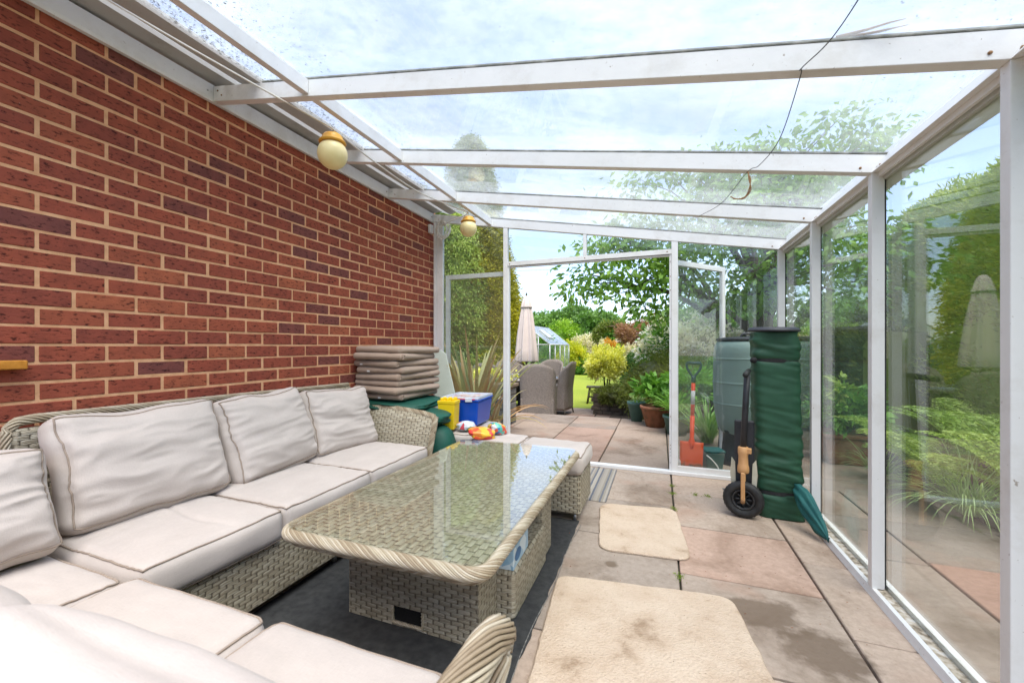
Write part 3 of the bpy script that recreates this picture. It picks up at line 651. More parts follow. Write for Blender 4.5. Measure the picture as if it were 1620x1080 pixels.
def backc(y0, y1, lab, seed, lean=-20, z=.42, h=.42, rz=0, x=-2.04, th=.12, wr=.0105, tw=0):
    # local x along wall, local y upward, local z facing the room
    o = cushion('back_cushion', lab, (y1-y0, h, th), (0, 0, 0), (0, 0, 0), .045, wr, seed, BG, rad=.045, anis=(1.0, 2.6), nn=56)
    c = Vector((x, (y0+y1)/2, z+h/2*math.cos(math.radians(lean))+.02))
    m = Matrix.Rotation(math.radians(rz), 4, 'Z') @ Matrix(((0, 0, 1, 0), (1, 0, 0, 0), (0, 1, 0, 0), (0, 0, 0, 1))) @ Matrix.Rotation(math.radians(lean), 4, 'X') @ Matrix.Rotation(math.radians(tw), 4, 'Z')
    o.matrix_world = Matrix.Translation(c) @ m
    return o
backc(.815, 1.425, 'large wrinkled beige back pillow nearest the wooden shelf', 11, h=.44, z=.41)
backc(1.43, 1.985, 'creased beige back pillow in the middle of the row against the brick wall side', 12, h=.45, z=.40, rz=3, tw=3)
backc(1.99, 2.55, 'smooth beige back pillow beside the woven arm and the stack of pads', 13, h=.43, z=.39, rz=-3, tw=-2)
backc(.26, .775, 'slumped beige back pillow at the left edge over the inner corner', 14, h=.365, z=.40, x=-1.97, th=.17, wr=.013)
for (x, hh, lab, sd_) in ((-1.20, .295, 'out of focus white back pillow at the bottom left corner of the view', 15), (-.58, .335, 'out of focus white back pillow nearest the camera beside the thick rattan arm', 16)):
    o = cushion('back_cushion', lab, (.60, hh, .17), (0, 0, 0), (0, 0, 0), .05, .006, sd_, BG, rad=.06, pipes=())
    o.matrix_world = Matrix.Translation((x, .275, .42+hh/2)) @ Matrix.Rotation(PI, 4, 'Z') @ Matrix.Rotation(math.radians(90-14), 4, 'X')

# ------------------------------------------------------------------ rattan
def braid(path, r, n, pitch, sr, closed=False, sx=1.0, step=.012, both=False, endtaper=False):
    # strands twisted round a path
    P = [Vector(p) for p in path]
    if closed: P.append(P[0])
    seg = [(P[i+1]-P[i]).length for i in range(len(P)-1)]; Ltot = sum(seg); m = max(4, int(Ltot/step)); pts = []
    acc = 0; i = 0
    for k in range(m + (0 if closed else 1)):
        s = Ltot*k/m
        while i < len(seg)-1 and acc+seg[i] < s: acc += seg[i]; i += 1
        pts.append(P[i].lerp(P[i+1], (s-acc)/max(seg[i], 1e-9)))
    turns = round(Ltot/pitch) if closed else Ltot/pitch
    fr_ = []; q = len(pts)
    for k in range(q):
        d = (pts[(k+1) % q]-pts[k-1]) if closed else (pts[min(k+1, q-1)]-pts[max(k-1, 0)])
        d.normalize(); u = Vector((0, 0, 1)) if abs(d.z) < .95 else Vector((1, 0, 0)); u = (u-d*u.dot(d)).normalized(); fr_.append((u, d.cross(u)))
    mb = MB()
    for dr in ((1, -1) if both else (1,)):
        for j in range(n):
            c = []
            for k, p in enumerate(pts):
                a = 2*PI*j/n+dr*2*PI*turns*k/q; u, w_ = fr_[k]; rr = r+(.0025*math.sin(k*1.3+j*2) if both else 0)
                c.append(p+u*math.cos(a)*rr+w_*math.sin(a)*rr*sx)
            mb.tube(c, sr*random.uniform(.88, 1.1), 5, closed=closed, cap=not closed, tint=random.random())
    mb.tube(pts, r*.9, 10, closed=closed, tint=0)
    return mb
def rrect(x0, x1, y0, y1, r, z, n=6):
    p = []
    for cx, cyy, a0 in ((x1-r, y1-r, 0), (x0+r, y1-r, 90), (x0+r, y0+r, 180), (x1-r, y0+r, 270)):
        for k in range(n+1):
            a = math.radians(a0+90*k/n); p.append((cx+r*math.cos(a), cyy+r*math.sin(a), z))
    return p
# sofa
SF = thing('rattan_corner_sofa', 'grey beige rattan corner sofa along the brick wall with woven arms', 'sofa', (-1.9, 1.4, 0))
def sf(mb, name, mat, **k): o = mb.build(name, M[mat], SF, loc=(1.9, -1.4, 0), **k); return o
sf(MB().box(-2.22, -1.515, .80, 2.56, .05, .283, bev=.012), 'seat_base', 'weave')
sf(MB().box(-2.22, -.43, .03, .795, .05, .283, bev=.012), 'seat_base', 'weave')
sf(MB().box(-2.275, -2.225, .785, 2.62, .05, .80, bev=.012), 'back', 'weave')
sf(MB().box(-2.275, -2.225, -.06, .70, .05, .62, bev=.012), 'back', 'weave')
sf(MB().box(-2.22, -.44, -.08, .02, .05, .60, bev=.012), 'back', 'weave')
path = [(-2.25, 2.60, .812), (-2.25, 1.6, .825), (-2.25, .85, .832), (-2.25, .803, .826), (-2.25, .780, .80), (-2.248, .772, .74), (-2.246, .774, .55)]
sf(braid(path, .015, 8, .2, .0042), 'back_rail', 'strand')
# arm at the far end: flared woven panel
V = []; nx, nzz = 14, 10
for i in range(nx+1):
    for j in range(nzz+1):
        u = i/nx; v = j/nzz; x = -2.22+.69*u; z = .06+v*(.585-.05*u**3); y = 2.555+.10*v**3
        V.append((x+.035*v**4*(u > .9)*1, y, z))
m2 = len(V); V += [(x, y+.03, z) for x, y, z in V]
Fs = []; q = nzz+1
for i in range(nx):
    for j in range(nzz):
        a = i*q+j; Fs += [(a, a+q, a+q+1, a+1), (m2+a, m2+a+1, m2+a+q+1, m2+a+q)]
for i in range(nx): a = i*q; Fs += [(a, m2+a, m2+a+q, a+q), (a+nzz, a+q+nzz, m2+a+q+nzz, m2+a+nzz)]
for j in range(nzz): a = nx*q+j; Fs += [(a, m2+a, m2+a+1, a+1)]
o = MB().add(V, Fs, smooth=True); sf(o, 'arm', 'weave')
pth = [(-2.24, 2.675, .645), (-1.9, 2.675, .645), (-1.62, 2.672, .617), (-1.53, 2.665, .60), (-1.508, 2.65, .57), (-1.512, 2.62, .48), (-1.52, 2.585, .35), (-1.525, 2.57, .1)]
sf(braid(pth, .018, 8, .14, .005), 'arm_rail', 'strand')
# arm nearest the camera: thick bundle of strands
sf(MB().box(-.40, -.33, .0, .70, .05, .44, bev=.01), 'arm', 'weave')
pth = [(-.31, .0, .54), (-.31, .3, .545), (-.308, .55, .55), (-.302, .72, .552), (-.300, .785, .54), (-.303, .795, .51), (-.315, .775, .46), (-.335, .73, .36), (-.35, .70, .1)]
sf(braid(pth, .027, 18, .55, .0044, sx=1.15), 'arm_rail', 'strand')
for x, y in ((-2.15, 2.5), (-1.56, 2.48), (-1.58, .86), (-.5, .7), (-.5, .05), (-2.15, .05), (-1.56, 1.7), (-2.15, 1.4)):
    sf(MB().lathe([(.014, 0.0005), (.014, .055)], (x, y, 0), 12), 'leg', 'metal')
tag(braid([(-1.60, .36, .418), (-1.53, .41, .43), (-1.47, .43, .432), (-1.43, .41, .432), (-1.40, .36, .43), (-1.38, .3, .43)], .008, 5, .05, .003, step=.006).build('braided_cord', M['strand']), 'short loop of braided beige cord lying between the corner seat cushions', 'cord')

# coffee table
TB = thing('rattan_coffee_table', 'long low rattan table with a glass top, braided rim and square hand hole', 'table', (-.84, 1.8, 0))
def tb(mb, name, mat, **k): return mb.build(name, M[mat], TB, loc=(.84, -1.8, 0), **k)
tx0, tx1, ty0, ty1, tz = -1.245, -.445, 1.06, 2.56, .492
tb(braid(rrect(tx0+.018, tx1-.018, ty0+.018, ty1-.018, .06, tz-.030, 8), .018, 17, .22, .0035, closed=True), 'rim', 'strand')
tb(braid(rrect(tx0+.033, tx1-.033, ty0+.033, ty1-.033, .06, tz-.052, 8), .015, 14, -.20, .0034, closed=True), 'rim', 'strand')
wt = MB(); c = rrect(tx0+.035, tx1-.035, ty0+.035, ty1-.035, .05, tz-.014); n = len(c)
wt.add(c+[(x, y, tz-.04) for x, y, z in c], [tuple(range(n)), tuple(range(n, 2*n))[::-1]]+[(i, n+i, n+(i+1) % n, (i+1) % n) for i in range(n)])
tb(wt, 'woven_top', 'weave_top')
c = rrect(tx0+.022, tx1-.022, ty0+.022, ty1-.022, .05, tz); gt = MB()
gt.add([(x, y, tz-.006) for x, y, z in c]+c, [tuple(range(n))[::-1], tuple(range(n, 2*n))]+[(i, (i+1) % n, n+(i+1) % n, n+i) for i in range(n)])
tb(gt, 'glass_top', 'glass_top')
bx0, bx1, by0 = -1.205, -.618, 1.40
hx0, hx1, hz0, hz1 = -.985, -.855, .022, .082
pl = MB(); pl.box(bx0, hx0, by0, by0+.19, .003, .43); pl.box(hx1, bx1, by0, by0+.19, .003, .43); pl.box(hx0, hx1, by0+.001, by0+.19, hz1, .43); pl.box(hx0, hx1, by0+.001, by0+.19, .003, hz0)
tb(pl, 'end_panel', 'weave')
tb(MB().box(hx0+.001, hx1-.001, by0+.006, by0+.11, hz0+.001, hz1-.001), 'hand_hole_shade', 'hole')  # black block filling the opening, its inner shade given as colour
tb(braid([(hx0-.004, by0-.002, hz1), (hx0-.004, by0-.002, hz0-.002), (hx1+.004, by0-.002, hz0-.002), (hx1+.004, by0-.002, hz1)], .004, 3, .04, .003), 'hole_edging', 'strand')
tb(MB().box(bx0+.01, bx1+.075, by0+.191, 2.10, .003, .20, bev=.012), 'lower_shelf', 'weave')
tb(MB().box(bx0, bx1+.06, 2.101, 2.27, .003, .43, bev=.012), 'end_panel', 'weave')
tb(MB().box(bx0+.1, bx1-.1, by0+.02, 2.2, .425, .451), 'under_frame', 'strap')
# tissue box on the shelf of the table
TI = thing('tissue_box', 'pale blue tissue box with a dark blue oval on the shelf under the table', 'box', (-.610, 1.715, .2015), math.radians(2))
MB().box(-.055, .055, -.115, .115, 0, .085, bev=.002).build('carton', M['tblue'], TI)
ov = [(.0, .045*math.cos(a), .043+.024*math.sin(a)) for a in [2*PI*k/24 for k in range(24)]]
MB().add([(.0556, y-.05, z) for x, y, z in ov]+[(.0562, y-.05, z) for x, y, z in ov], [tuple(range(24))[::-1], tuple(range(24, 48))]).build('printed_oval', M['dblue'], TI)

# footstools
def stool(x0, x1, y0, y1, label, cl, cush=True, seed=20):
    s = thing('rattan_footstool', label, 'footstool', ((x0+x1)/2, (y0+y1)/2, 0), 0, 'rattan footstools beyond the table')
    hw, hd = (x1-x0)/2, (y1-y0)/2
    MB().box(-hw, hw, -hd, hd, .045, .295, bev=.014).build('woven_body', M['weave'], s)
    for a in (-1, 1):
        for b in (-1, 1): MB().lathe([(.012, .0005), (.012, .05)], (a*(hw-.04), b*(hd-.04), 0), 10).build('leg', M['metal'], s)
    cushion('footstool_cushion', cl, (x1-x0+.02, y1-y0+.02, .12), ((x0+x1)/2, (y0+y1)/2, .358), (0, 0, 0), .012, .006, seed, 'cushions on the footstools', nn=34)
stool(-.915, -.465, 2.64, 3.07, 'rattan footstool nearest the cream mats, beyond the right corner of the table', 'beige box cushion on the footstool nearest the cream mats', seed=21)
stool(-1.31, -.945, 2.66, 3.12, 'rattan footstool mostly hidden behind the middle of the table', 'beige box cushion on the middle footstool behind the table', seed=22)
stool(-1.74, -1.345, 2.99, 3.58, 'rattan footstool hidden beneath the toy crate and packets', 'beige box cushion hidden beneath the toy crate and packets', seed=23)

# ------------------------------------------------------------------ stack of folded pads behind the arm
names = ['topmost taupe seat pad of the tall stack behind the sofa arm', 'second taupe pad from the top of the stack, tied at its corner', 'third taupe pad from the top of the stack, with a white care label',
         'fourth taupe pad from the top of the stack, with a white tag', 'fifth taupe pad from the top of the tall stack, above the three lowest', 'third taupe pad from the bottom of the tall stack', 'second taupe pad from the bottom of the tall stack', 'bottom taupe pad of the tall stack, resting on the green cloth bag']
for k in range(8):
    z = 1.083-k*.0525
    dx, dy, a = random.uniform(-.02, .022), random.uniform(-.02, .02), math.radians(random.uniform(-5, 5))
    if k == 0: dx = .0
    o = cushion('seat_pad', names[k], (.44, .60, .050), (-2.05+dx, 2.985+dy, z), (math.radians(random.uniform(-1, 1)), math.radians(random.uniform(-1, 1)), a), .004, .004, 30+k, 'taupe seat pads in the tall stack', 'taupe', rad=.022, nn=26, pipes=(), cat='seat pad')
    o.modifiers.new('s', 'SUBSURF').levels = 1
    if k in (1, 2, 4, 7):
        mb = MB()
        for s in (-1, 1): mb.tube([(.215, -.27, .0), (.235, -.285+.01*s, .012*s), (.225, -.31, .02*s)], [.004, .003, .002], 5)
        mb.build('tie', M['taupe'], o, uvs=False)
    if k in (2, 3, 7): MB().box(-.19+.03*k, -.165+.03*k, -.3135, -.311, -.012, .0).build('care_label', M['labelw'], o)
# green bags under and beside the stack
def blob(name, mat, loc, size, rot=(0, 0, 0), amp=.12, seed=0, sub=4, power=2.6, label=None, cat=None, fr=(1, 1, 1), group=None, foldz=0):
    bm = bmesh.new(); bmesh.ops.create_icosphere(bm, subdivisions=sub, radius=1)
    for v in bm.verts:
        d = v.co.copy(); s = (abs(d.x)**power+abs(d.y)**power+abs(d.z)**power)**(-1/power); d = d*s
        q = Vector((d.x*fr[0], d.y*fr[1], d.z*fr[2]))
        w1 = noise.noise(q*1.6+Vector((seed, seed*2, 0))); w2 = 1-abs(noise.noise(q*3.2+Vector((seed*3, w1, 0))))*2
        k = 1+amp*w1+amp*.35*w2+foldz*math.sin(d.z*38+w1*5)
        v.co = Vector((d.x*size[0]*k, d.y*size[1]*k, d.z*size[2]*(1+amp*.5*w1)))
    me = bpy.data.meshes.new(name); bm.to_mesh(me); bm.free(); me.polygons.foreach_set('use_smooth', [True]*len(me.polygons)); me.materials.append(M[mat])
    o = bpy.data.objects.new(name, me); COL.objects.link(o); o.location = loc; o.rotation_euler = rot
    if label: tag(o, label, cat, group)
    return o
b1 = blob('green_cloth_bag', 'green_cloth', (-1.98, 2.98, .648), (.27, .32, .036), (0, .04, .1), .10, 3, power=4, label='flat dark green cloth bag directly under the stack of taupe pads', cat='bag')
b2 = blob('green_cloth_bag', 'green_cloth', (-1.80, 2.86, .565), (.265, .17, .055), (0, .07, -.2), .14, 5, power=4, label='folded dark green bag with a flap, squashed between flat bag and round bag', cat='bag')
MB().box(.02, .20, -.205, -.198, -.04, .055, bev=.003).build('flap', M['green_cloth'], b2, rot=(.15, .1, .1))
blob('green_cloth_bag', 'green_cloth', (-1.62, 2.84, .31), (.165, .135, .20), (0, 0, .2), .06, 8, power=2.3, label='round stuffed dark green bag behind the end of the sofa arm', cat='bag')
b4 = blob('storage_bundle', 'green_cloth', (-2.0, 3.0, .08), (.22, .22, .08), (0, 0, 0), .06, 9, power=3, label='dark green cloth bundle on the floor behind the sofa arm, under the round bag', cat='bundle')

# yellow brick-shaped tub, blue crate, packets, pale board
YT = thing('yellow_toy_tub', 'bright yellow plastic tub with studded lid beside the blue crate', 'tub', (-1.60, 3.035, .445), math.radians(6)); YT.scale = (.6, .6, 1.0)
MB().prism([(-.105, 0), (.105, 0), (.12, .20), (-.12, .20)], 'y', -.10, .10).build('tub', M['yellow'], YT, bevel=.006)
ld = MB().box(-.125, .125, -.105, .105, .2005, .228, bev=.004).build('lid', M['yellow'], YT)
for a in (-1, 0, 1):
    for b in (-1, 1): MB().lathe([(.027, .228), (.027, .246), (.024, .249)], (a*.078, b*.05, 0), 18).build('stud', M['yellow'], ld)
BB = thing('blue_storage_crate', 'blue plastic storage crate with clear lid full of papers and clips', 'crate', (-1.57, 3.335, .445), math.radians(4))
W2, D2 = .17, .20
def frus(mb, w0, d0, w1, d1, z0, z1):
    v = [(-w0, -d0, z0), (w0, -d0, z0), (w0, d0, z0), (-w0, d0, z0), (-w1, -d1, z1), (w1, -d1, z1), (w1, d1, z1), (-w1, d1, z1)]
    return mb.add(v, [(3, 2, 1, 0), (4, 5, 6, 7), (0, 1, 5, 4), (1, 2, 6, 5), (2, 3, 7, 6), (3, 0, 4, 7)])
frus(MB(), W2*.84, D2*.84, W2*.97, D2*.97, 0, .205).build('crate_body', M['blue'], BB, bevel=.012)
MB().box(-W2, W2, -D2, D2, .2055, .222, bev=.005).build('rim', M['blue'], BB)
l1 = MB(); l1.box(-W2+.004, W2-.004, -D2+.004, -D2+.035, .2225, .240, bev=.003); l1.box(-W2+.004, W2-.004, D2-.035, D2-.004, .2225, .240, bev=.003); l1.box(-W2+.004, -W2+.035, -D2+.0355, D2-.0355, .2225, .240); l1.box(W2-.035, W2-.004, -D2+.0355, D2-.0355, .2225, .240)
l1.build('lid', M['lid'], BB)
MB().box(-W2+.036, W2-.036, -D2+.036, D2-.036, .2225, .228).build('papers', M['papers'], BB)
for s in (-1, 1): MB().box(s*W2*.5-.03, s*W2*.5+.03, -D2-.008, -D2-.0005, .205, .236, bev=.002).build('clip', M['lid'], BB)
MB().box(-.08, .14, -D2-.0065, -D2-.0005, .224, .230).build('red_book_edge', M['orange_red'], BB)
for nm, mt, lc, sz, rt, sd_, lb in (('snack_packet', 'snack_a', (-1.235, 2.86, .465), (.095, .07, .042), (.1, .1, .5), 1, 'orange and red printed packet in front of the blue crate'),
                               ('snack_packet', 'snack_b', (-1.175, 3.04, .468), (.075, .06, .045), (0, .3, 1.0), 2, 'stripy multicoloured packet nearest the door post'),
                               ('snack_packet', 'snack_c', (-1.45, 3.055, .470), (.07, .045, .036), (.2, 0, .2), 3, 'crumpled pale blue and red packet below the yellow tub')):
    blob(nm, mt, lc, sz, rt, .22, sd_+20, power=2.6, label=lb, cat='packet')
PB = MB(); PB.prism([(-.05, .02), (.20, .02), (.04, .62), (-.02, .66), (-.10, .62)], 'y', 0, .02)
tag(PB.build('pale_board', M['paleboard'], None, loc=(-2.06, 3.72, .42), rot=(math.radians(-6), 0, .2), bevel=.004), 'pale green folded board leaning by the wall between the pads and blue crate', 'board')
tag(MB().box(-2.25, -1.9, 3.64, 3.9, 0, .42, bev=.01).build('cardboard_box', M['oldwood'], None), 'plain brown box under the pale green board in the back corner', 'box')

# ------------------------------------------------------------------ rugs and mats
def matobj(name, corners, z0, z1, mat, label, cat, r=.06, amp=.006):
    # rounded quadrilateral with a slightly wavy edge
    pts = []; n = len(corners)
    for i in range(n):
        p0, p1, p2 = Vector(corners[i-1]), Vector(corners[i]), Vector(corners[(i+1) % n])
        a = p1+(p0-p1).normalized()*r; b = p1+(p2-p1).normalized()*r
        for k in range(7): u = k/6; pts.append((1-u)**2*a+2*u*(1-u)*p1+u*u*b)
    q = []
    for i in range(len(pts)):
        a, b = pts[i], pts[(i+1) % len(pts)]; m = max(1, int((b-a).length/.02))
        for k in range(m): q.append(a.lerp(b, k/m))
    c = sum(q, Vector((0, 0)))/len(q); N_ = len(q)
    V = []; fs = []
    rings = ((1.0, z0), (1.0, z0+(z1-z0)*.5), (.985, z1), (.6, z1), (.25, z1))
    for s, z in rings:
        for p in q:
            d = p-c; w_ = 1+(noise.noise(Vector((p.x*14, p.y*14, 0)))*amp/max(d.length, .1)); e = c+d*s*w_
            V.append((e.x, e.y, z+(noise.noise(Vector((e.x*5, e.y*5, 3)))*.003 if z > z0 else 0)))
    V.append((c.x, c.y, z1))
    for k in range(len(rings)-1):
        for i in range(N_): fs.append((k*N_+i, k*N_+(i+1) % N_, (k+1)*N_+(i+1) % N_, (k+1)*N_+i))
    k = len(rings)-1
    for i in range(N_): fs.append((k*N_+i, k*N_+(i+1) % N_, len(V)-1))
    o = MB().add(V, fs, smooth=False).build(name, M[mat]); return tag(o, label, cat)
m1 = matobj('bath_mat', [(.155, 2.375), (.10, 3.085), (-.39, 3.0), (-.31, 2.325)], .002, .014, 'mat', 'small cream tufted mat with rounded corners near the footstool', 'mat', .09)
m2 = matobj('bath_mat', [(.42, 1.02), (.295, 2.09), (-.46, 1.99), (-.375, .98)], .002, .015, 'mat', 'large cream tufted mat with brown dirt marks at the bottom of the view', 'mat', .07)
RUG = matobj('outdoor_rug', [(-.44, -.2), (-.475, 2.67), (-1.575, 2.66), (-1.575, -.2)], .0005, .006, 'rug', 'charcoal outdoor rug under the rattan coffee table', 'rug', .02, .012)
hem = MB(); hp = [(-.462-.006*math.sin(y*9)+.004*noise.noise(Vector((0, y*6, 0))), y, .0068) for y in [.2+.05*k for k in range(49)]]
hem.tube(hp, .0016, 4).build('hem_stitch', simple('pale_hem_thread', [(.1, .1, .1), (.4, .38, .34)], 60, .9), RUG)
matobj('striped_rug', [(-.355, 3.05), (-.355, 3.885), (-.60, 3.88), (-.60, 3.05)], .002, .010, 'stripes', 'small grey and blue striped rag rug by the door threshold', 'rug', .02)
# leaf litter and crumbs on the floor
n = 420; P = np.column_stack([RNG.uniform(-.5, .86, n), RNG.uniform(1.2, 3.9, n), np.full(n, .0045)]); D = RNG.normal(size=(n, 3)); D[:, 2] = .15
tag(leafmesh('leaf_litter', P, D, RNG.uniform(.002, .013, n), .003, RNG.random(n), L['russet']), 'scattered brown crumbs and leaf bits on the paving', 'litter', kind='stuff')
# little weeds in the joint
for (x, y), lb in zip(((.092, 3.62), (.09, 3.42), (.09, 3.1), (.33, 3.46), (.25, 3.46), (.09, 2.2)), ('tuft of moss in the floor joint just inside the sill', 'small weed in the floor joint, second from the sill', 'small weed in the floor joint above the small cream mat', 'flat moss tuft in the cross joint nearer the scooter', 'flat moss tuft in the cross joint nearer the long joint', 'tiny weed in the joint between the two cream mats')):
    n = 70; P = np.column_stack([RNG.normal(0, .012, n), RNG.normal(0, .02, n), np.zeros(n)]); D = RNG.normal(size=(n, 3)); D[:, 2] = abs(D[:, 2])+.4
    o = leafmesh('weed', P, D, .012, .003, RNG.random(n), L['moss']); o.location = (x, y, .001); tag(o, lb, 'weed')
# ------------------------------------------------------------------ lanterns, cables
def lantern(x, y, z, r, label, first=None):
    o = thing('globe_lantern', label, 'lantern', (x, y, z), 0, 'amber globe lanterns under the roof')
    prof = [(.001, -r)]+[(r*math.cos(a), r*math.sin(a)) for a in [math.radians(d) for d in range(-80, 56, 6)]]
    MB().lathe(prof, sides=40).build('globe', M['globe'], o)
    MB().lathe([(r*.62, r*.74), (r*.86, r*.70), (r*.92, r*.80), (r*.84, r*.92), (r*.70, r*.97), (r*.68, r*1.18), (r*.58, r*1.32), (r*.3, r*1.32), (.001, r*1.33)], sides=40).build('cap', M['amber'], o)
    MB().tube([(0, 0, r*1.3), (.004, 0, r*1.55), (0, .004, r*1.8), (-.006, 0, r*2.05)], .0018, 6).build('hook', M['wire'], o)
    return o
lantern(-1.63, 1.765, 2.137, .077, 'amber capped globe lantern hanging nearer the camera')
lantern(-1.61, 3.43, 2.175, .076, 'amber capped globe lantern hanging farther away by the back glass')
def cat(ps, n=8):
    P = [Vector(p) for p in ps]; P = [P[0]*2-P[1]]+P+[P[-1]*2-P[-2]]; o = []
    for i in range(1, len(P)-2):
        for k in range(n):
            u = k/n; a, b, c, d = P[i-1:i+3]; o.append(.5*((2*b)+(-a+c)*u+(2*a-5*b+4*c-d)*u*u+(-a+3*b-3*c+d)*u**3))
    o.append(P[-2]); return o
coil = []
for k in range(90):
    a = k*.42; r = .068+.02*math.sin(k*.9); coil.append((-2.115+r*math.cos(a), 3.90-.0005*k, 2.325+r*math.sin(a)*1.15))
tag(MB().tube(cat([(-1.98, .3, 2.44), (-1.95, .94, 2.425), (-1.80, 1.45, 2.36), (-1.655, 1.74, 2.29), (-1.63, 1.80, 2.27), (-1.66, 2.2, 2.26), (-1.68, 2.7, 2.265), (-1.66, 3.2, 2.31), (-1.63, 3.40, 2.325), (-1.66, 3.5, 2.33), (-1.9, 3.7, 2.36), (-2.1, 3.88, 2.39)])+[Vector(p) for p in coil], .0048, 6).build('lantern_cable', M['cable']), 'cream cable looped along the roof between the lanterns and coiled in the corner', 'cable')
JB = thing('junction_box', 'small white junction box at the top of the brick wall corner', 'junction box', (-2.29, 3.90, 2.36))
MB().box(0, .032, -.03, .03, -.045, .045, bev=.004).build('housing', M['white_clean'], JB); MB().box(.0325, .035, -.024, .024, -.036, .036).build('cover', M['labelw'], JB)
tag(MB().tube(cat([(.55, .9, 2.12), (.47, 1.2, 1.985), (.44, 1.4, 1.955), (.405, 1.545, 1.965), (.41, 1.57, 1.955), (.43, 1.9, 1.91), (.42, 2.2, 1.93), (.395, 2.34, 1.955), (.33, 2.7, 1.93), (.25, 3.14, 1.99)]), .0016, 5).build('thin_wire', M['wire']), 'thin dark wire strung across the rafters on the right', 'wire')
mb = MB()
for s in (0, 1, 2): mb.tube(cat([(.395+.003*s, 2.345, 1.96), (.41-.004*s, 2.34, 1.92), (.402+.005*s, 2.345, 1.87), (.385, 2.35, 1.84-.003*s), (.345+.004*s, 2.35, 1.835), (.33-.003*s, 2.352, 1.85)]), .0022, 5)
tag(mb.build('twine_loop', M['twine']), 'loop of brown twine hanging from the second rafter', 'twine')
mb = MB(); ztop = lambda x: zb(x)+.098
mb.tube(cat([(.50, 1.56, ztop(.5)), (.58, 1.53, ztop(.58)+.01), (.65, 1.49, ztop(.65)+.028), (.72, 1.45, ztop(.72)+.04)]), [.004]*24+[.001], 5) if False else mb.tube([(.50, 1.57, ztop(.5)+.002), (.57, 1.55, ztop(.57)+.006), (.61, 1.53, ztop(.61)+.007), (.645, 1.52, ztop(.645)+.008)], [.006, .004, .003, .001], 5)
mb.tube([(.53, 1.57, ztop(.53)+.002), (.60, 1.56, ztop(.6)+.004), (.66, 1.54, ztop(.66)+.004)], [.004, .004, .001], 5)
tag(mb.build('dry_stem', M['twine']), 'dry plant stem lying on the roof glass above the nearest rafter', 'twig')

# ------------------------------------------------------------------ tall green bag, lid, scooter, teal bag
GB = thing('tall_carry_bag', 'tall upright green canvas carry bag with black straps beside the glass wall', 'bag', (.715, 3.26, 0))
V = []; ns, nl = 48, 130
for j in range(nl+1):
    v = j/nl; z = .003+1.2*v
    for i in range(ns):
        a = 2*PI*i/ns; ca, sa = math.cos(a), math.sin(a); s = (abs(ca)**5+abs(sa)**5)**(-.2)
        x, y = ca*s*.128, sa*s*.105
        fold = .35+.65*math.exp(-((v-.28)/.22)**2)+.8*math.exp(-((v-.93)/.09)**2)
        f = 1+.075*fold*(noise.noise(Vector((x*7, y*7, z*18)))+.9*(1-abs(noise.noise(Vector((x*4+9, y*4, z*27+x*6))))*2.8))+.05*noise.noise(Vector((x*3, y*3, z*3)))
        sq = 1-.09*math.exp(-((z-1.02)/.014)**2)-.09*math.exp(-((z-.165)/.014)**2)
        V.append((x*f*sq-.028*(v-.5)+.012*math.sin(v*5)*ca*0, y*f*sq, z))
Fs = [(j*ns+i, j*ns+(i+1) % ns, (j+1)*ns+(i+1) % ns, (j+1)*ns+i) for j in range(nl) for i in range(ns)]+[tuple(range(ns))[::-1], tuple(nl*ns+i for i in range(ns))]
MB().add(V, Fs, smooth=True).build('canvas', M['bag_green'], GB)
for zz in (1.02, .165):
    r2 = []; 
    for i in range(ns):
        a = 2*PI*i/ns; ca, sa = math.cos(a), math.sin(a); s = (abs(ca)**5+abs(sa)**5)**(-.2); r2.append((ca*s*.1225-.028*(zz/1.2-.5), sa*s*.1005, zz+.004*math.sin(a*2)))
    ring = MB(); n = ns
    v = [(x, y, z-.014) for x, y, z in r2]+[(x, y, z+.014) for x, y, z in r2]+[(x*.94, y*.94, z+.014) for x, y, z in r2]+[(x*.94, y*.94, z-.014) for x, y, z in r2]
    f = [(q*n+i, q*n+(i+1) % n, ((q+1) % 4)*n+(i+1) % n, ((q+1) % 4)*n+i) for q in range(4) for i in range(n)]
    ring.add(v, f, smooth=False).build('strap', M['strap'], GB)
MB().lathe([(.02, -.006), (.02, .006)], sides=12, mat=Matrix.Translation((-.145, -.1, 1.02)) @ Matrix.Rotation(PI/2, 4, 'X')).build('buckle', M['strap'], GB)
LD = MB().lathe([(.001, .026), (.12, .024), (.138, .022), (.146, .008), (.150, .0), (.142, -.004), (.14, .004), (.001, .004)][::-1], sides=48).build('plastic_lid', M['darklid'], None, loc=(.70, 3.26, 1.212), rot=(.015, .02, 0))
tag(LD, 'round charcoal plastic lid resting on top of the tall green bag', 'lid')
SC = thing('kick_scooter', 'folded kick scooter with tan fork and fat black tyre leaning on the tall green bag', 'scooter', (.505, 3.12, 0), math.radians(-12))
wm = Matrix.Translation((0, 0, .118)) @ Matrix.Rotation(PI/2, 4, 'X')
tyre = MB(); Rr, rr = .090, .0275; nn_, mm_ = 64, 14; V = []
for i in range(nn_):
    for k in range(mm_):
        a = 2*PI*i/nn_; b = 2*PI*k/mm_; tr = rr*(1+.05*math.cos(i*PI)*(math.cos(b) > .3)); V.append(wm @ Vector(((Rr+tr*math.cos(b))*math.cos(a), (Rr+tr*math.cos(b))*math.sin(a), tr*1.1*math.sin(b))))
tyre.add(V, [(i*mm_+k, i*mm_+(k+1) % mm_, ((i+1) % nn_)*mm_+(k+1) % mm_, ((i+1) % nn_)*mm_+k) for i in range(nn_) for k in range(mm_)], smooth=True)
wh = bpy.data.objects.new('wheel', None); COL.objects.link(wh); wh.parent = SC
tyre.build('tyre', M['rubber'], wh)
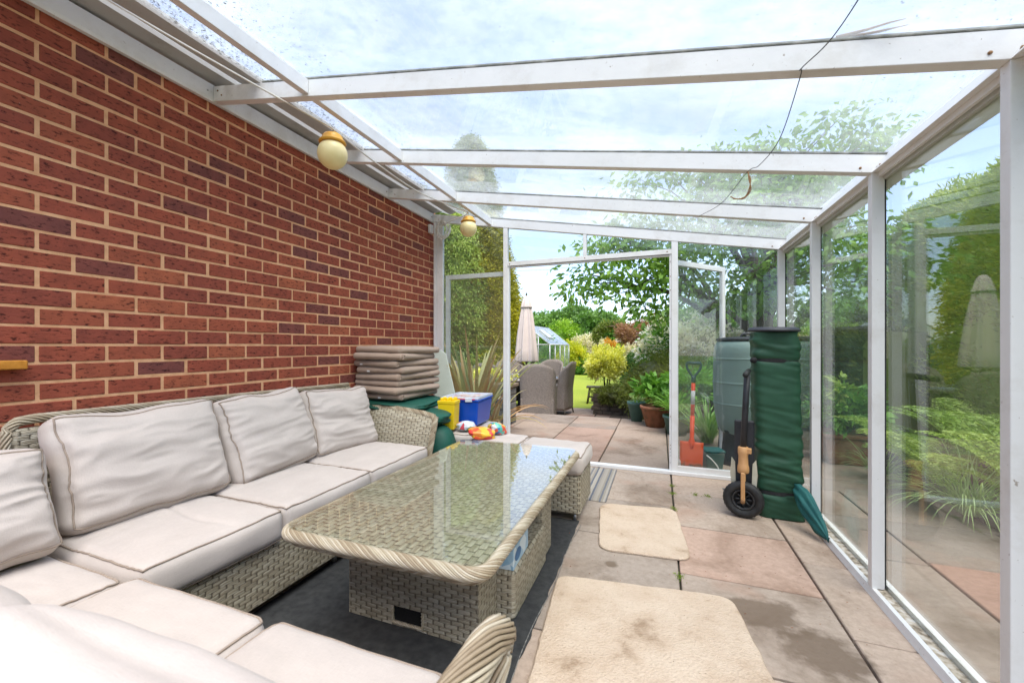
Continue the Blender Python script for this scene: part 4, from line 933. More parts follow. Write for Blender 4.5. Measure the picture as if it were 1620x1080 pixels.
rm = MB().lathe([(.055, -.018), (.066, -.018), (.066, .018), (.055, .018), (.055, -.018)], sides=40, mat=wm)
for k in range(8):
    a = 2*PI*k/8; rm.tube([wm @ Vector((.012*math.cos(a), .012*math.sin(a), 0)), wm @ Vector((.058*math.cos(a), .058*math.sin(a), 0))], .006, 6)
rm.lathe([(.016, -.022), (.016, .022)], sides=16, mat=wm); rm.build('wheel_rim', M['rim_alloy'], wh)
for s in (-1, 1):
    MB().box(-.012, .012, s*.045-.006, s*.045+.006, .105, .30, bev=.004).build('fork_leg', M['tan'], SC)
    MB().lathe([(.013, -.006), (.013, .006)], sides=16, mat=Matrix.Translation((0, s*.052, .118)) @ Matrix.Rotation(PI/2, 4, 'X')).build('axle_bolt', M['twine'], SC)
MB().lathe([(.03, .29), (.034, .30), (.033, .33), (.029, .345), (.027, .40), (.031, .42), (.031, .455), (.024, .46)], sides=24).build('head_tube', M['tan'], SC)
MB().box(.018, .046, -.022, .022, .42, .452, bev=.003).build('clamp', M['tan'], SC)
MB().tube([(0, 0, .455), (.012, 0, .72), (.022, 0, .93)], .0185, 14).build('steering_column', M['black'], SC)
MB().tube([(.02, -.17, .935), (.024, .12, .945)], .0165, 14).build('handlebar', M['rubber'], SC)
MB().box(-.055, .06, .065, .085, .16, .62, bev=.008).build('deck', M['black'], SC)
for s in (-1, 1): MB().prism([(s*.045, .19), (s*.07, .17), (s*.078, .27), (s*.07, .37), (s*.05, .34)], 'y', .05, .064).build('folding_bracket', M['cream'], SC)
MB().prism([(-.13, .14), (.13, .14), (.05, .06), (-.08, .05)], 'y', .09, .10).build('kick_plate', M['metal'], SC)
V = []; ns = 40; pth = cat([(.80, 3.13, .20), (.825, 3.06, .16), (.85, 2.97, .10), (.868, 2.88, .055), (.872, 2.83, .03)], 8); nl = len(pth)
for j, p in enumerate(pth):
    u = j/(nl-1); r = .012+.075*math.sin(PI*min(1, u*1.05+.12))**.8*(1-.35*u)
    for i in range(ns):
        a = 2*PI*i/ns; f = 1+.16*math.sin(a*7+u*3)+.14*noise.noise(Vector((math.cos(a)*3, math.sin(a)*3, u*7)))
        V.append((p.x+math.cos(a)*r*f*.45, p.y+math.sin(a)*r*f*.35, max(.048 if p.x+math.cos(a)*r*f*.45 > .87 else .028, p.z+math.sin(a)*r*f*.95)))
Fs = [(j*ns+i, j*ns+(i+1) % ns, (j+1)*ns+(i+1) % ns, (j+1)*ns+i) for j in range(nl-1) for i in range(ns)]+[tuple(range(ns))[::-1], tuple((nl-1)*ns+i for i in range(ns))]
tag(MB().add(V, Fs, smooth=True).build('teal_cloth_cover', M['teal']), 'crumpled teal cloth cover slumped on the sill beside the tall green bag', 'cloth cover')

# ------------------------------------------------------------------ outside by the back glass: spade, water butt, caddy
SP = thing('garden_spade', 'orange red garden spade with navy handle standing behind the glass', 'spade', (.255, 4.06, 0), 0)
SP.rotation_euler = (math.radians(-1), math.radians(1.5), 0)
V = []; nx, nz = 10, 12
for i in range(nx+1):
    for j in range(nz+1):
        u = -1+2*i/nx; v = j/nz; V.append((u*.094*(1-.03*(1-v)), -.012*(1-u*u), .005+v*.265+.004*(1-abs(u))*(v == 1)))
m2 = len(V); V += [(x, y+.003, z) for x, y, z in V]; q = nz+1; Fs = []
for i in range(nx):
    for j in range(nz): a = i*q+j; Fs += [(a, a+q, a+q+1, a+1), (m2+a, m2+a+1, m2+a+q+1, m2+a+q)]
    a = i*q; Fs += [(a, m2+a, m2+a+q, a+q), (a+nz, a+q+nz, m2+a+q+nz, m2+a+nz)]
for j in range(nz): Fs += [(j, j+1, m2+j+1, m2+j), (nx*q+j, m2+nx*q+j, m2+nx*q+j+1, nx*q+j+1)]
MB().add(V, Fs, smooth=True).build('blade', M['spade'], SP)
MB().tube([(0, -.008, .21), (0, -.002, .27), (0, 0, .30), (0, 0, .50)], [.012, .03, .017, .019], 14).build('socket', M['orange_red'], SP)
MB().tube([(0, 0, .495), (0, 0, .80)], .0165, 14).build('shaft', M['orange_red'], SP)
MB().tube([(0, 0, .60), (0, 0, .72)], .0170, 14).build('sticker', M['labelw'], SP)
hd = MB(); hd.tube([(0, 0, .79), (0, 0, .83), (0, 0, .85)], [.0185, .02, .016], 12)
for s in (-1, 1): hd.tube(cat([(0, 0, .835), (s*.022, 0, .865), (s*.05, 0, .91), (s*.056, 0, .945), (s*.054, 0, .96)]), .0105, 10)
hd.tube([(-.058, 0, .962), (.058, 0, .962)], .0145, 12); hd.build('handle', M['navy'], SP)
WB = thing('water_butt', 'grey green plastic water butt with black lid on a black stand outside', 'water butt', (.79, 4.62, 0))
pr = [(.235, .285), (.252, .30), (.272, .38), (.287, .47), (.295, .54)]
for z0, rb_ in ((.566, .297), (.766, .302), (.992, .298)): pr += [(rb_, z0-.016), (rb_, z0-.008), (rb_+.004, z0-.002), (rb_+.004, z0+.002), (rb_, z0+.008), (rb_, z0+.016)]
pr += [(.297, 1.04), (.294, 1.08), (.286, 1.12), (.268, 1.15), (.25, 1.165)]
MB().lathe(pr, sides=56).build('barrel', M['butt'], WB)
MB().lathe([(.262, 1.158), (.272, 1.166), (.27, 1.185), (.2, 1.20), (.001, 1.205)], sides=40).build('lid', M['black'], WB)
MB().tube(cat([(-.07, -.04, 1.195), (-.05, -.04, 1.225), (.0, -.04, 1.232), (.05, -.04, 1.225), (.07, -.04, 1.195)]), .012, 8).build('lid_handle', M['black'], WB)
st_ = MB().lathe([(.30, 0), (.30, .02), (.262, .10), (.25, .29), (.262, .305), (.262, .32), (.22, .32)], sides=10).build('stand', M['black'], WB)
GC = thing('green_caddy', 'small dark green lidded caddy behind the spade blade', 'caddy', (.44, 4.20, 0), .2)
frus(MB(), .062, .06, .08, .075, 0, .17).build('caddy_body', M['greenpot'], GC, bevel=.008); MB().box(-.085, .085, -.08, .08, .1705, .195, bev=.008).build('caddy_lid', M['teal'], GC)
mb = MB(); mb.tube(cat([(.38, 4.08, .16), (.42, 4.06, .13), (.46, 4.05, .08), (.475, 4.05, .04), (.48, 4.04, .005)]), .006, 6); mb.tube(cat([(.34, 4.06, .01), (.40, 4.05, .03), (.46, 4.05, .035)]), .007, 6)
tag(mb.build('white_cable_clip', M['cable']), 'white bent metal hook lying in front of the small green caddy', 'hook')

# ------------------------------------------------------------------ patio: pots and plants in them
def pot(name, label, x, y, r0, r1, h, mat, z=0, group=None):
    o = thing(name, label, 'pot', (x, y, z), 0, group)
    MB().lathe([(r0, 0), (r1, h*.86), (r1*1.08, h*.87), (r1*1.08, h), (r1*.96, h), (r1*.92, h*.86), (.001, h*.85)], sides=32).build('pot_body', M[mat], o)
    return o
def sprig(name, label, c, r, mat, n=500, leaf=(.09, .055), cat_='plant', stems=12, droop=.2, h0=0):
    o = thing(name, label, cat_, (c[0], c[1], h0))
    P, Dn, ti = clump_points((0, 0, c[2]-h0), r, max(8, n//16), 16, min(r)*.16, shell=(.35, 1.0), zmin=-.6)
    D = Dn+RNG.normal(size=P.shape)*.5; D[:, 2] -= droop
    leafmesh('foliage', P, D, RNG.uniform(.6, 1.2, len(P))*leaf[0], RNG.uniform(.6, 1.2, len(P))*leaf[1], ti, mat, o)
    mb = MB()
    for k in range(stems): q = P[random.randrange(len(P))]; mb.tube([(random.uniform(-.03, .03), random.uniform(-.03, .03), -.02), (q[0]*.5, q[1]*.5, q[2]*.6), tuple(q)], [.005, .004, .002], 5)
    mb.build('stem', L['green'], o); return o
def straps(name, label, c, n, length, width, mat, spread=1.0, cat_='plant', up=1.0, curl=1.0, seg=7, keel=.2):
    o = thing(name, label, cat_, c); V = []; Fs = []; ti = []
    for k in range(n):
        a = random.uniform(0, 2*PI); e = random.uniform(.25, 1)*spread; l = length*random.uniform(.6, 1.05); wd = width*random.uniform(.7, 1.2)
        pos = Vector((random.uniform(-.05, .05), random.uniform(-.05, .05), 0))*max(1, length); d = Vector((math.cos(a)*e, math.sin(a)*e, up)).normalized(); side = d.cross(Vector((0, 0, 1))).normalized()
        b = len(V); tn = random.random()
        for j in range(seg+1):
            u = j/seg; wv = wd*(.75+.5*u if u < .5 else 1.0)*(1-u**3)+.0005
            V += [pos-side*wv/2, pos+d.cross(side)*wv*keel, pos+side*wv/2]
            pos = pos+d*l/seg; d = (d+Vector((0, 0, -1))*curl*.9/seg*(.3+1.6*u)).normalized()
        for j in range(seg):
            a0 = b+j*3; Fs += [(a0, a0+1, a0+4, a0+3), (a0+1, a0+2, a0+5, a0+4)]; ti += [tn, tn]
    mb = MB(); mb.v = [tuple(v) for v in V]; mb.f = Fs; mb.t = ti; mb.smooth = [False]*len(Fs)
    mb.build('leaves', mat, o, uvs=False); return o
pot('green_pot', 'tall tapered green glazed pot on the patio edge beyond the doors', -.32, 6.55, .075, .125, .29, 'greenpot')
pot('clay_pot', 'round mossy clay pot on the patio beside the green pot', -.06, 6.2, .12, .185, .29, 'terracotta')
pot('dark_pot', 'dark green pot half hidden by strap leaves near the right door post', .2, 5.75, .11, .155, .24, 'greenpot')
sprig('potted_herb', 'sparse low sprigs growing in the tall green pot', (-.32, 6.55, .32), (.13, .13, .07), L['blades'], 260, (.05, .012), h0=.25)
sprig('broadleaf_plant', 'broad leaved green plant in the mossy clay pot', (-.03, 6.25, .50), (.26, .22, .18), L['green'], 700, (.11, .075), h0=.25)
straps('spider_plant', 'arching strap leaved plant spilling from the dark green pot', (.2, 5.72, .22), 110, .48, .022, L['strap'], 1.1, curl=1.6)
straps('agapanthus', 'clump of broad arching strap leaves on the patio behind the spade', (.50, 5.3, .02), 90, .62, .026, L['strap'], .9, curl=1.3)
sprig('leafy_border_plant', 'loose pale leafy plant behind the glass between the spade and the butt', (.36, 5.9, .55), (.30, .25, .35), L['green'], 700, (.10, .04), h0=0)
# terracotta trough with plant on the right
TP = thing('terracotta_planter', 'weathered terracotta planter standing by the hedge beyond the right glass', 'planter', (1.66, 4.98, 0))
frus(MB(), .17, .14, .21, .17, 0, .25).build('trough', M['terracotta'], TP, bevel=.01); MB().box(-.225, .225, -.185, .185, .2505, .285, bev=.006).build('rim', M['terracotta'], TP)
sprig('leafy_pot_plant', 'bushy green plant with a tall shoot in the weathered terracotta planter', (1.66, 4.98, .48), (.30, .26, .22), L['green'], 1100, (.075, .04), h0=.27)
sprig('tall_shoot', 'tall thin shoot rising from the bushy plant in the planter', (1.62, 4.9, .68), (.10, .10, .22), L['fern'], 220, (.07, .035), h0=.3)
# ferns
def fern(c, n, label, length=.75, rz=0, arc=(0, 360), pin=.12):
    o = thing('fern', label, 'fern', c, rz, 'ferns by the right glass wall'); P = []; D = []; LL = []; TT = []; st = MB()
    for k in range(n):
        a = math.radians(random.uniform(*arc)); l = length*random.uniform(.65, 1.05); pos = Vector((0, 0, 0)); d = Vector((math.cos(a)*.7, math.sin(a)*.7, random.uniform(.7, 1.7))).normalized(); pts = [pos.copy()]; tn = random.random(); m = 26
        for j in range(m):
            u = j/m; pos = pos+d*l/m; d = (d+Vector((0, 0, -.075*(.4+u)))).normalized(); pts.append(pos.copy()); side = d.cross(Vector((0, 0, 1))).normalized()
            if u > .15:
                pl_ = pin*l*1.6*(math.sin(PI*min(1, (1.02-u)/.95))**.7)
                for s in (-1, 1):
                    # each pinna is itself feathered
                    ax = (side*s+d*.35+Vector((0, 0, -.12))).normalized()
                    for q in range(5):
                        w_ = q/5; pp = pos+ax*pl_*w_
                        for s2 in (-1, 1): P.append(pp); D.append((d*s2*.8+ax*.9)); LL.append(pl_*.42*(1-w_*.65)); TT.append(tn)
        st.tube(pts[::3], .0028, 4)
    st.build('frond_stalk', L['fern'], o)
    leafmesh('fronds', np.array([tuple(p) for p in P]), np.array([tuple(p) for p in D]), np.array(LL), np.array(LL)*.34, np.array(TT), L['fern'], o)
    return o
fern((1.92, 4.15, .03), 12, 'large bright fern arching over the path beside the second post', .95)
fern((2.2, 3.7, .03), 11, 'bright fern beside the nearest post, low over the grass clump', .95)
fern((2.5, 4.9, .03), 11, 'fern farther back between the grass clump and the planter', .9)
fern((2.3, 3.1, .03), 12, 'fern partly hidden behind the nearest white post', .8)
straps('grass_clump', 'clump of long arching grass blades spilling over the path by the right glass', (1.86, 3.62, .03), 230, .62, .007, L['blades'], 1.3, 'grass', up=.75, curl=1.9)
straps('grass_clump', 'smaller tuft of thin grass nearer the second white post', (1.72, 4.45, .03), 90, .45, .006, L['blades'], 1.2, 'grass', up=.75, curl=1.8)
mb = MB()
for k in range(7): mb.box(1.90+random.uniform(-.02, .02), 2.04, 2.3+k*.42, 2.3+k*.42+.40, .0, .10+random.uniform(-.02, .03), bev=.02)
tag(mb.build('stone_edging', M['wallstone']), 'row of rough dark stones edging the fern bed', 'edging')
# hedge beyond the right glass
HG = thing('conifer_hedge', 'tall clipped conifer hedge beyond the right glass wall', 'hedge', (4.1, 2.5, 0))
def hedge(HG, x0, x1, y0, y1, h, nl, mat, leafs=(.075, .022), rr=.5, endr=.7):
    # face toward the path, rounded top, rounded far end
    P = []; Nn = []
    for k in range(nl):
        u = random.random()
        if u < .72: x, y, z = x0, random.uniform(y0, y1), random.uniform(0.0, h); n_ = Vector((-1, 0, .15))
        elif u < .9: x, y, z = random.uniform(x0, x1), random.uniform(y0, y1), h; n_ = Vector((0, 0, 1))
        else: x, y, z = random.uniform(x0, x1), y1, random.uniform(0, h); n_ = Vector((0, 1, 0))
        P.append((x, y, z)); Nn.append(tuple(n_))
    P = np.array(P); Nn = np.array(Nn)
    # round the long top edge and the far end
    cx, cz = x0+rr, h-rr; m = (P[:, 0] < cx) & (P[:, 2] > cz)
    d = P[m][:, [0, 2]]-np.array([cx, cz]); ln = np.linalg.norm(d, axis=1, keepdims=True); s = np.maximum(np.abs(d).max(1, keepdims=True), 1e-6); d2 = d/ln*s
    Q = P[m]; Q[:, 0] = cx+d2[:, 0]; Q[:, 2] = cz+d2[:, 1]; P[m] = Q; nn2 = np.zeros((m.sum(), 3)); nn2[:, [0, 2]] = d/ln; Nn[m] = nn2
    cyy = y1-endr; m = (P[:, 0] < x0+endr) & (P[:, 1] > cyy)
    d = P[m][:, [0, 1]]-np.array([x0+endr, cyy]); ln = np.linalg.norm(d, axis=1, keepdims=True); s = np.maximum(np.abs(d).max(1, keepdims=True), 1e-6); d2 = d/np.maximum(ln, 1e-6)*s
    Q = P[m]; Q[:, 0] = x0+endr+d2[:, 0]; Q[:, 1] = cyy+d2[:, 1]; P[m] = Q
    bump = np.array([noise.noise(Vector(p)*1.3)*.16+noise.noise(Vector(p)*3.6)*.12 for p in P]); tint = np.array([.5+.9*noise.noise(Vector(p)*1.9+Vector((5, 5, 5)))+.5*noise.noise(Vector(p)*5) for p in P]).clip(0, 1)
    P = P+Nn*(bump-.06+RNG.uniform(-.10, .03, len(P)))[:, None]
    D = Nn+RNG.normal(size=P.shape)*.55+np.array([0, 0, .35])
    P = P-np.array(HG.location)
    leafmesh('foliage', P, D, RNG.uniform(.6, 1.3, len(P))*leafs[0], RNG.uniform(.7, 1.2, len(P))*leafs[1], tint, mat, HG)
    # solid mass of inner twigs
    V = []; Fs = []; prof = [(x0+.10, 0), (x0+.10, h-rr), (x0+.10+rr*.3, h-rr*.35), (x0+.1+rr, h-.12), (x1, h-.12), (x1, 0)]
    lx, ly, lz = HG.location
    MB().prism([(a-lx, b-lz) for a, b in prof], 'y', y0-ly, y1-.35-ly).build('twig_core', mat, HG)
hedge(HG, 3.2, 4.9, -1.5, 8.5, 3.3, 60000, L['hedge'], rr=.6)
# low dark hedge farther back to the right
H2 = thing('low_hedge', 'lower dark green hedge beyond the terracotta planter', 'hedge', (3, 10, -.3))
hedge(H2, 2.5, 4.2, 7.2, 16, 1.42, 18000, L['conifer'], (.09, .03), rr=.3)
bush('dark_conifer', 'dark upright conifer standing at the far end of the tall hedge', 'conifer', (3.95, 9.9, 1.5), (.62, .62, 1.75), L['conifer'], 150, 60, (.12, .04), group=None, corek=.85)

# ------------------------------------------------------------------ left outside: phormium, wall, conifers
straps('new_zealand_flax', 'big spiky variegated flax plant outside the left back glass', (-2.15, 4.72, .05), 62, 1.35, .062, L['phormium'], .95, up=1.15, curl=.75, seg=9, keel=.25)
straps('new_zealand_flax', 'smaller drooping flax clump at the foot of the spiky flax plant', (-1.95, 4.85, .03), 34, .95, .05, L['phormium'], 1.3, up=.8, curl=1.7, seg=9)
RW = thing('raised_stone_bed', 'dark stone raised bed with timber top behind the flax plant', 'raised bed', (-2.9, 5.7, 0))
mb = MB()
for j in range(5):
    x = -1.6
    while x < .9:
        l = random.uniform(.18, .34); mb.box(x, min(x+l, .95)-.012, -.14+random.uniform(-.008, .008), .14, j*.105, j*.105+.095, random.random(), bev=.01); x += l
mb.build('stones', M['wallstone'], RW); MB().box(-1.6, .97, -.17, .17, .53, .575, bev=.006).build('timber_cap', M['oldwood'], RW)
MB().box(-1.58, .93, -.12, .12, -.02, .525).build('mortar_core', M['soil'], RW)
sprig('bedding_plants', 'yellow and white flowering plants on the raised stone bed', (-2.45, 5.95, .66), (.42, .3, .13), L['pieris'], 900, (.05, .03), h0=.5)
sprig('white_bedding_flowers', 'small white flowers in front of the raised bed beside the flax', (-2.25, 5.35, .42), (.22, .12, .10), L['white'], 240, (.035, .03), h0=0)
def conifer(label, x, y, h, r, mat, n, seed, base=-.3, leaf=(.105, .028), droop=.9, topk=.55, gold=None):
    n = int(n*1.5)
    o = thing('conifer', label, 'conifer', (x, y, base), 0, 'conifers beyond the left glass')
    P = []; Dn = []; ti = []
    for k in range(n):
        v = random.random()**.85; z = .15+v*(h-.15); a = random.uniform(0, 2*PI)
        rr = r*(1-v**2.2)**.6*(1+.28*noise.noise(Vector((math.cos(a)*1.3, math.sin(a)*1.3, z*.9+seed))))+.05
        c = Vector((math.cos(a)*rr*random.uniform(.8, 1.02), math.sin(a)*rr*random.uniform(.8, 1.02), z)); tn = min(1, max(0, .5+.7*noise.noise(c*1.1+Vector((seed, 0, 0)))+random.uniform(-.25, .25)))
        per = 26; ax = Vector((math.cos(a), math.sin(a), -.15))
        for q in range(per):
            w_ = random.random(); p = c+ax*(w_*.28-.1)+Vector((random.gauss(0, .07), random.gauss(0, .07), random.gauss(0, .06)-w_*w_*.16)); P.append(tuple(p)); Dn.append((ax.x*.6+random.gauss(0, .4), ax.y*.6+random.gauss(0, .4), -droop*random.uniform(.1, 1.1))); ti.append(tn)
    leafmesh('foliage', np.array(P), np.array(Dn), RNG.uniform(.6, 1.3, len(P))*leaf[0], RNG.uniform(.6, 1.3, len(P))*leaf[1], np.array(ti), mat, o)
    prof = [(max(.02, r*(1-(k/12)**2.2)**.6*.74), .1+k/12*(h-.25)) for k in range(13)]
    MB().lathe(prof, sides=24, fold=lambda a, z: 1+.16*noise.noise(Vector((math.cos(a)*2, math.sin(a)*2, z+seed)))).build('twig_core', mat, o)
    MB().tube([(0, 0, -.05), (0, 0, h*.5)], [r*.14, r*.06], 10).build('trunk', M['bark'], o); return o
conifer('tall green conifer rising highest behind the lantern corner', -6.1, 13.2, 8.7, 1.35, L['conifer'], 1500, 1)
conifer('golden green conifer with yellow tips beside the closed parasol', -4.72, 11.4, 5.3, .95, L['conifer_y'], 1300, 2, leaf=(.09, .03), droop=.5)
conifer('broad green conifer at the left behind the flax plant', -6.6, 10.3, 6.0, 1.5, L['conifer'], 1500, 3)
conifer('drooping yellow green conifer in the middle of the left group', -5.35, 10.7, 5.2, .9, L['hedge'], 1100, 4, droop=1.2)
conifer('low dense conifer at the far left edge beside the house corner', -5.2, 7.6, 3.9, .85, L['conifer'], 1000, 5, leaf=(.08, .025))

# ------------------------------------------------------------------ patio set: parasol, table, chairs
UM = thing('closed_parasol', 'closed pale pink parasol standing in the round patio table', 'parasol', (-2.63, 8.5, -.27))
MB().lathe([(.022, .02), (.022, 2.42)], sides=14).build('pole', M['oldwood'], UM)
MB().lathe([(.22, .0), (.22, .05), (.05, .08), (.035, .30)], sides=24).build('base', M['black'], UM)
MB().lathe([(.225, 1.06), (.235, 1.08), (.215, 1.30), (.18, 1.65), (.135, 2.0), (.10, 2.20), (.085, 2.28)], sides=96, fold=lambda a, z: 1+.11*math.cos(8*a)+.05*math.cos(16*a+1)+.03*math.sin(5*a+z*3)).build('canopy', M['umb'], UM)
MB().lathe([(.125, 2.19), (.118, 2.22), (.075, 2.38), (.04, 2.44), (.001, 2.45)], sides=64, fold=lambda a, z: 1+.09*math.cos(8*a)).build('vent_cap', M['umb'], UM)
MB().lathe([(.012, 2.44), (.022, 2.46), (.016, 2.48), (.02, 2.50), (.001, 2.52)], sides=14).build('finial', M['darkwood'], UM)
rb = MB()
for k in range(8): a = 2*PI*k/8+.2; rb.tube([(math.cos(a)*.19, math.sin(a)*.19, 1.05), (math.cos(a)*.02, math.sin(a)*.02, .96)], .009, 6)
rb.build('ribs', M['oldwood'], UM)
PT = thing('patio_table', 'large round taupe patio table with glass top around the parasol', 'table', (-2.75, 8.45, -.27))
MB().lathe([(.001, .70), (.90, .70), (.93, .71), (.93, .735), (.001, .735)], sides=64).build('table_top', M['weave_taupe'], PT)
MB().lathe([(.001, .737), (.90, .737), (.90, .745), (.001, .745)], sides=64).build('glass_top', M['glass_top'], PT)
MB().lathe([(.30, .0), (.31, .02), (.12, .05), (.06, .10), (.05, .35), (.06, .52), (.17, .62), (.22, .695)], sides=32).build('pedestal', M['black'], PT)
def mkchair():
    o = thing('rattan_dining_chair', 'c', 'chair', (0, 0, 0), 0, 'taupe rattan chairs round the patio table')
    V = []; na, nz2 = 48, 14
    for sgn in (0, 1):
        for i in range(na+1):
            a = math.radians(-205+230*i/na); ca, sa = math.cos(a), math.sin(a); s = (abs(ca)**4.5+abs(sa)**4.5)**(-1/4.5)
            bk = max(0, -sa); top = .64+.37*min(1, max(0, (bk-.35)/.6))**.45 if bk > .35 else .64
            for j in range(nz2+1):
                v = j/nz2; z = .10+v*(top-.10); fl = 1-.06*(1-v) + (.05*max(0, (z-.45)) if bk > .5 else 0)
                x = ca*s*(.30-.028*sgn)*(fl-.12*(v if bk > .6 else 0)*(abs(ca) > .4)*0); y = sa*s*(.29-.028*sgn)*fl-(.10*max(0, z-.5) if bk > .3 else 0)
                V.append((x, y, z))
    q = nz2+1; m = (na+1)*q; Fs = []
    for i in range(na):
        for j in range(nz2): a = i*q+j; Fs += [(a, a+q, a+q+1, a+1), (m+a, m+a+1, m+a+q+1, m+a+q)]
        a = i*q; Fs += [(a, m+a, m+a+q, a+q), (a+nz2, a+q+nz2, m+a+q+nz2, m+a+nz2)]
    for j in range(nz2): Fs += [(j, j+1, m+j+1, m+j), (na*q+j, m+na*q+j, m+na*q+j+1, na*q+j+1)]
    MB().add(V, Fs, smooth=True).build('shell', M['weave_taupe'], o)
    MB().box(-.27, .27, -.25, .30, .12, .42, bev=.01).build('seat', M['weave_taupe'], o)
    for a in (-1, 1):
        for b in (-1, 1): MB().tube([(a*.24, b*.23, .12), (a*.25, b*.26, .0)], [.018, .013], 8).build('leg', M['darkwood'], o)
    return o
ch = mkchair(); ch.location = (-2.06, 7.42, -.268); ch.rotation_euler = (0, 0, math.radians(8)); ch.scale = (1.1, 1.05, 1.06); ch['label'] = 'taupe rattan chair with its broad back to the doors, nearest the veranda'
for x, y, rz, lb in ((-1.98, 8.5, 84, 'taupe rattan chair seen from the side between the table and lawn'), (-2.45, 9.4, 165, 'taupe rattan chair on the far side of the table, right of the parasol'), (-3.7, 8.1, -75, 'taupe rattan chair left of the table behind the left glass door'), (-2.95, 7.45, -8, 'taupe rattan chair partly behind the left door post'), (-3.3, 9.3, 200, 'taupe rattan chair behind the parasol at the far left of the table')):
    copy_tree(ch, (x, y, -.268), math.radians(rz), lb)
# little wooden bench on the lawn
BN = thing('wooden_bench', 'small dark wooden bench on the lawn beside the yellow shrub', 'bench', (-1.25, 10.4, -.28), .1)
MB().box(-.42, .42, -.14, .14, .38, .42, bev=.005).build('seat', M['darkwood'], BN)
for s in (-1, 1):
    for b in (-1, 1): MB().tube([(s*.34, b*.09, .385), (s*.40, b*.11, 0)], .022, 6).build('leg', M['darkwood'], BN)
MB().box(-.35, .35, -.02, .02, .14, .18).build('stretcher', M['darkwood'], BN)
# step edge planter, yellow shrub, round heathers
PL = thing('brick_planter', 'low old brick planter under the yellow shrub at the lawn corner', 'planter', (-.80, 9.0, -.27))
mb = MB()
for j in range(5):
    for i in range(5): o_ = (j % 2)*.08; mb.box(-.46+i*.19-o_*.5, -.46+i*.19+.18-o_*.5, -.36, .36, j*.085, j*.085+.075, random.random(), bev=.006)
mb.build('brick_courses', M['planter'], PL); MB().box(-.44, .44, -.34, .34, 0, .40).build('planter_fill', M['soil'], PL)
bush('pieris_shrub', 'yellow tipped shrub growing above the low old brick planter', 'shrub', (-1.06, 9.15, .68), (.33, .33, .37), L['pieris'], 190, 48, (.07, .034), corek=.32, rough=.5, base=.1)
bush('trailing_heather', 'dull green heather trailing over the old brick planter', 'shrub', (-.78, 8.78, .12), (.50, .34, .20), L['heather'], 120, 60, (.05, .012), corek=.75, base=.0, zmin=-.9, stem=False)
bush('round_heather_bush', 'big rounded green and brown heather bush beyond the patio pots', 'shrub', (.25, 7.75, .34), (.84, .76, .60), L['heather'], 340, 75, (.06, .014), corek=.86, zmin=-.8, rough=.12)
bush('round_heather_bush', 'second rounded brownish bush seen through the glass behind the spade', 'shrub', (1.15, 7.7, .30), (.75, .7, .62), L['heath_b'], 240, 70, (.06, .014), corek=.88, zmin=-.8)
bush('small_round_bush', 'small clipped light green bush beside the water butt beyond the glass', 'shrub', (.98, 6.9, .62), (.42, .36, .36), L['green'], 150, 60, (.04, .015), corek=.9, base=.0)
bush('rhododendron', 'rhododendron covered in pinkish white blossom beyond the round bushes', 'shrub', (.55, 8.9, .86), (.85, .6, .72), L['green'], 170, 40, (.11, .04), flowers=L['white'], fn=120, corek=.85)
bush('dark_shrub', 'dark green shrub beside the rhododendron and the yellow shrub', 'shrub', (-.45, 11.6, .38), (.5, .5, .55), L['dark'], 130, 50, (.07, .035))
bush('lime_shrub', 'lime green shrub behind the rhododendron under the big tree', 'shrub', (.9, 12.6, .9), (1.3, .9, 1.2), L['bright'], 200, 45, (.12, .06))
bush('green_border_shrub', 'fresh green shrub behind the water butt under the big tree', 'shrub', (2.2, 11.2, .5), (1.3, 1.0, 1.1), L['green'], 220, 50, (.12, .055))
bush('green_border_shrub', 'loose green shrub between the low hedge and the big tree trunk', 'shrub', (2.3, 8.6, .35), (.75, .7, .7), L['green'], 200, 50, (.07, .035))
# back of the garden
bush('yellow_bush', 'rounded golden yellow bush beside the greenhouse', 'shrub', (-4.15, 21, .40), (.78, .75, .82), L['yellow'], 170, 50, (.12, .06), zmin=-.9)
bush('green_bush', 'low deep green bush under the golden yellow bush', 'shrub', (-3.45, 20.8, .02), (.95, .5, .42), L['green'], 150, 50, (.10, .05))
bush('blossom_bush', 'cream and pink flowering bush behind the golden yellow bush', 'shrub', (-3.75, 23.5, .9), (.9, .8, .75), L['cream'], 140, 50, (.12, .07))
bush('russet_bush', 'dark red bush at the end of the lawn', 'shrub', (-3.25, 23.6, .35), (.55, .6, .8), L['russet'], 120, 50, (.10, .06))
bush('orange_bush', 'orange yellow azalea bush at the back of the garden', 'shrub', (-3.45, 28, .55), (1.1, .8, .95), L['orange'], 150, 50, (.14, .08))
bush('lime_bush', 'bright green bush rising behind the greenhouse roof', 'shrub', (-5.3, 24, 1.15), (1.15, .9, 1.3), L['bright'], 170, 50, (.14, .07))
bush('dark_far_bush', 'dark green bush at the back between the orange bush and arch', 'shrub', (-2.1, 30, .3), (1.6, .9, .75), L['dark'], 130, 50, (.16, .09))
bush('yellow_green_bush', 'yellow green bush seen through the garden arch', 'shrub', (-1.75, 24, .3), (.9, .7, .7), L['bright'], 120, 50, (.13, .07))
bush('acer', 'brownish pink feathery acer beside the garden arch', 'tree', (-.35, 15.4, 1.28), (.95, .8, .72), L['acer'], 220, 60, (.10, .035), rough=.5, corek=.5)
bush('cream_shrub', 'cream flowering shrub under the brownish acer', 'shrub', (-.75, 14.4, .75), (.40, .35, .35), L['cream'], 100, 40, (.07, .04))
AR = thing('garden_arch', 'wooden garden arch covered in green climber across the lawn', 'arch', (-1.78, 17.6, -.28))
for s in (-1, 1):
    for b in (-.25, .25): MB().box(s*.62-.03, s*.62+.03, b-.03, b+.03, 0, 1.65).build('post', M['oldwood'], AR)
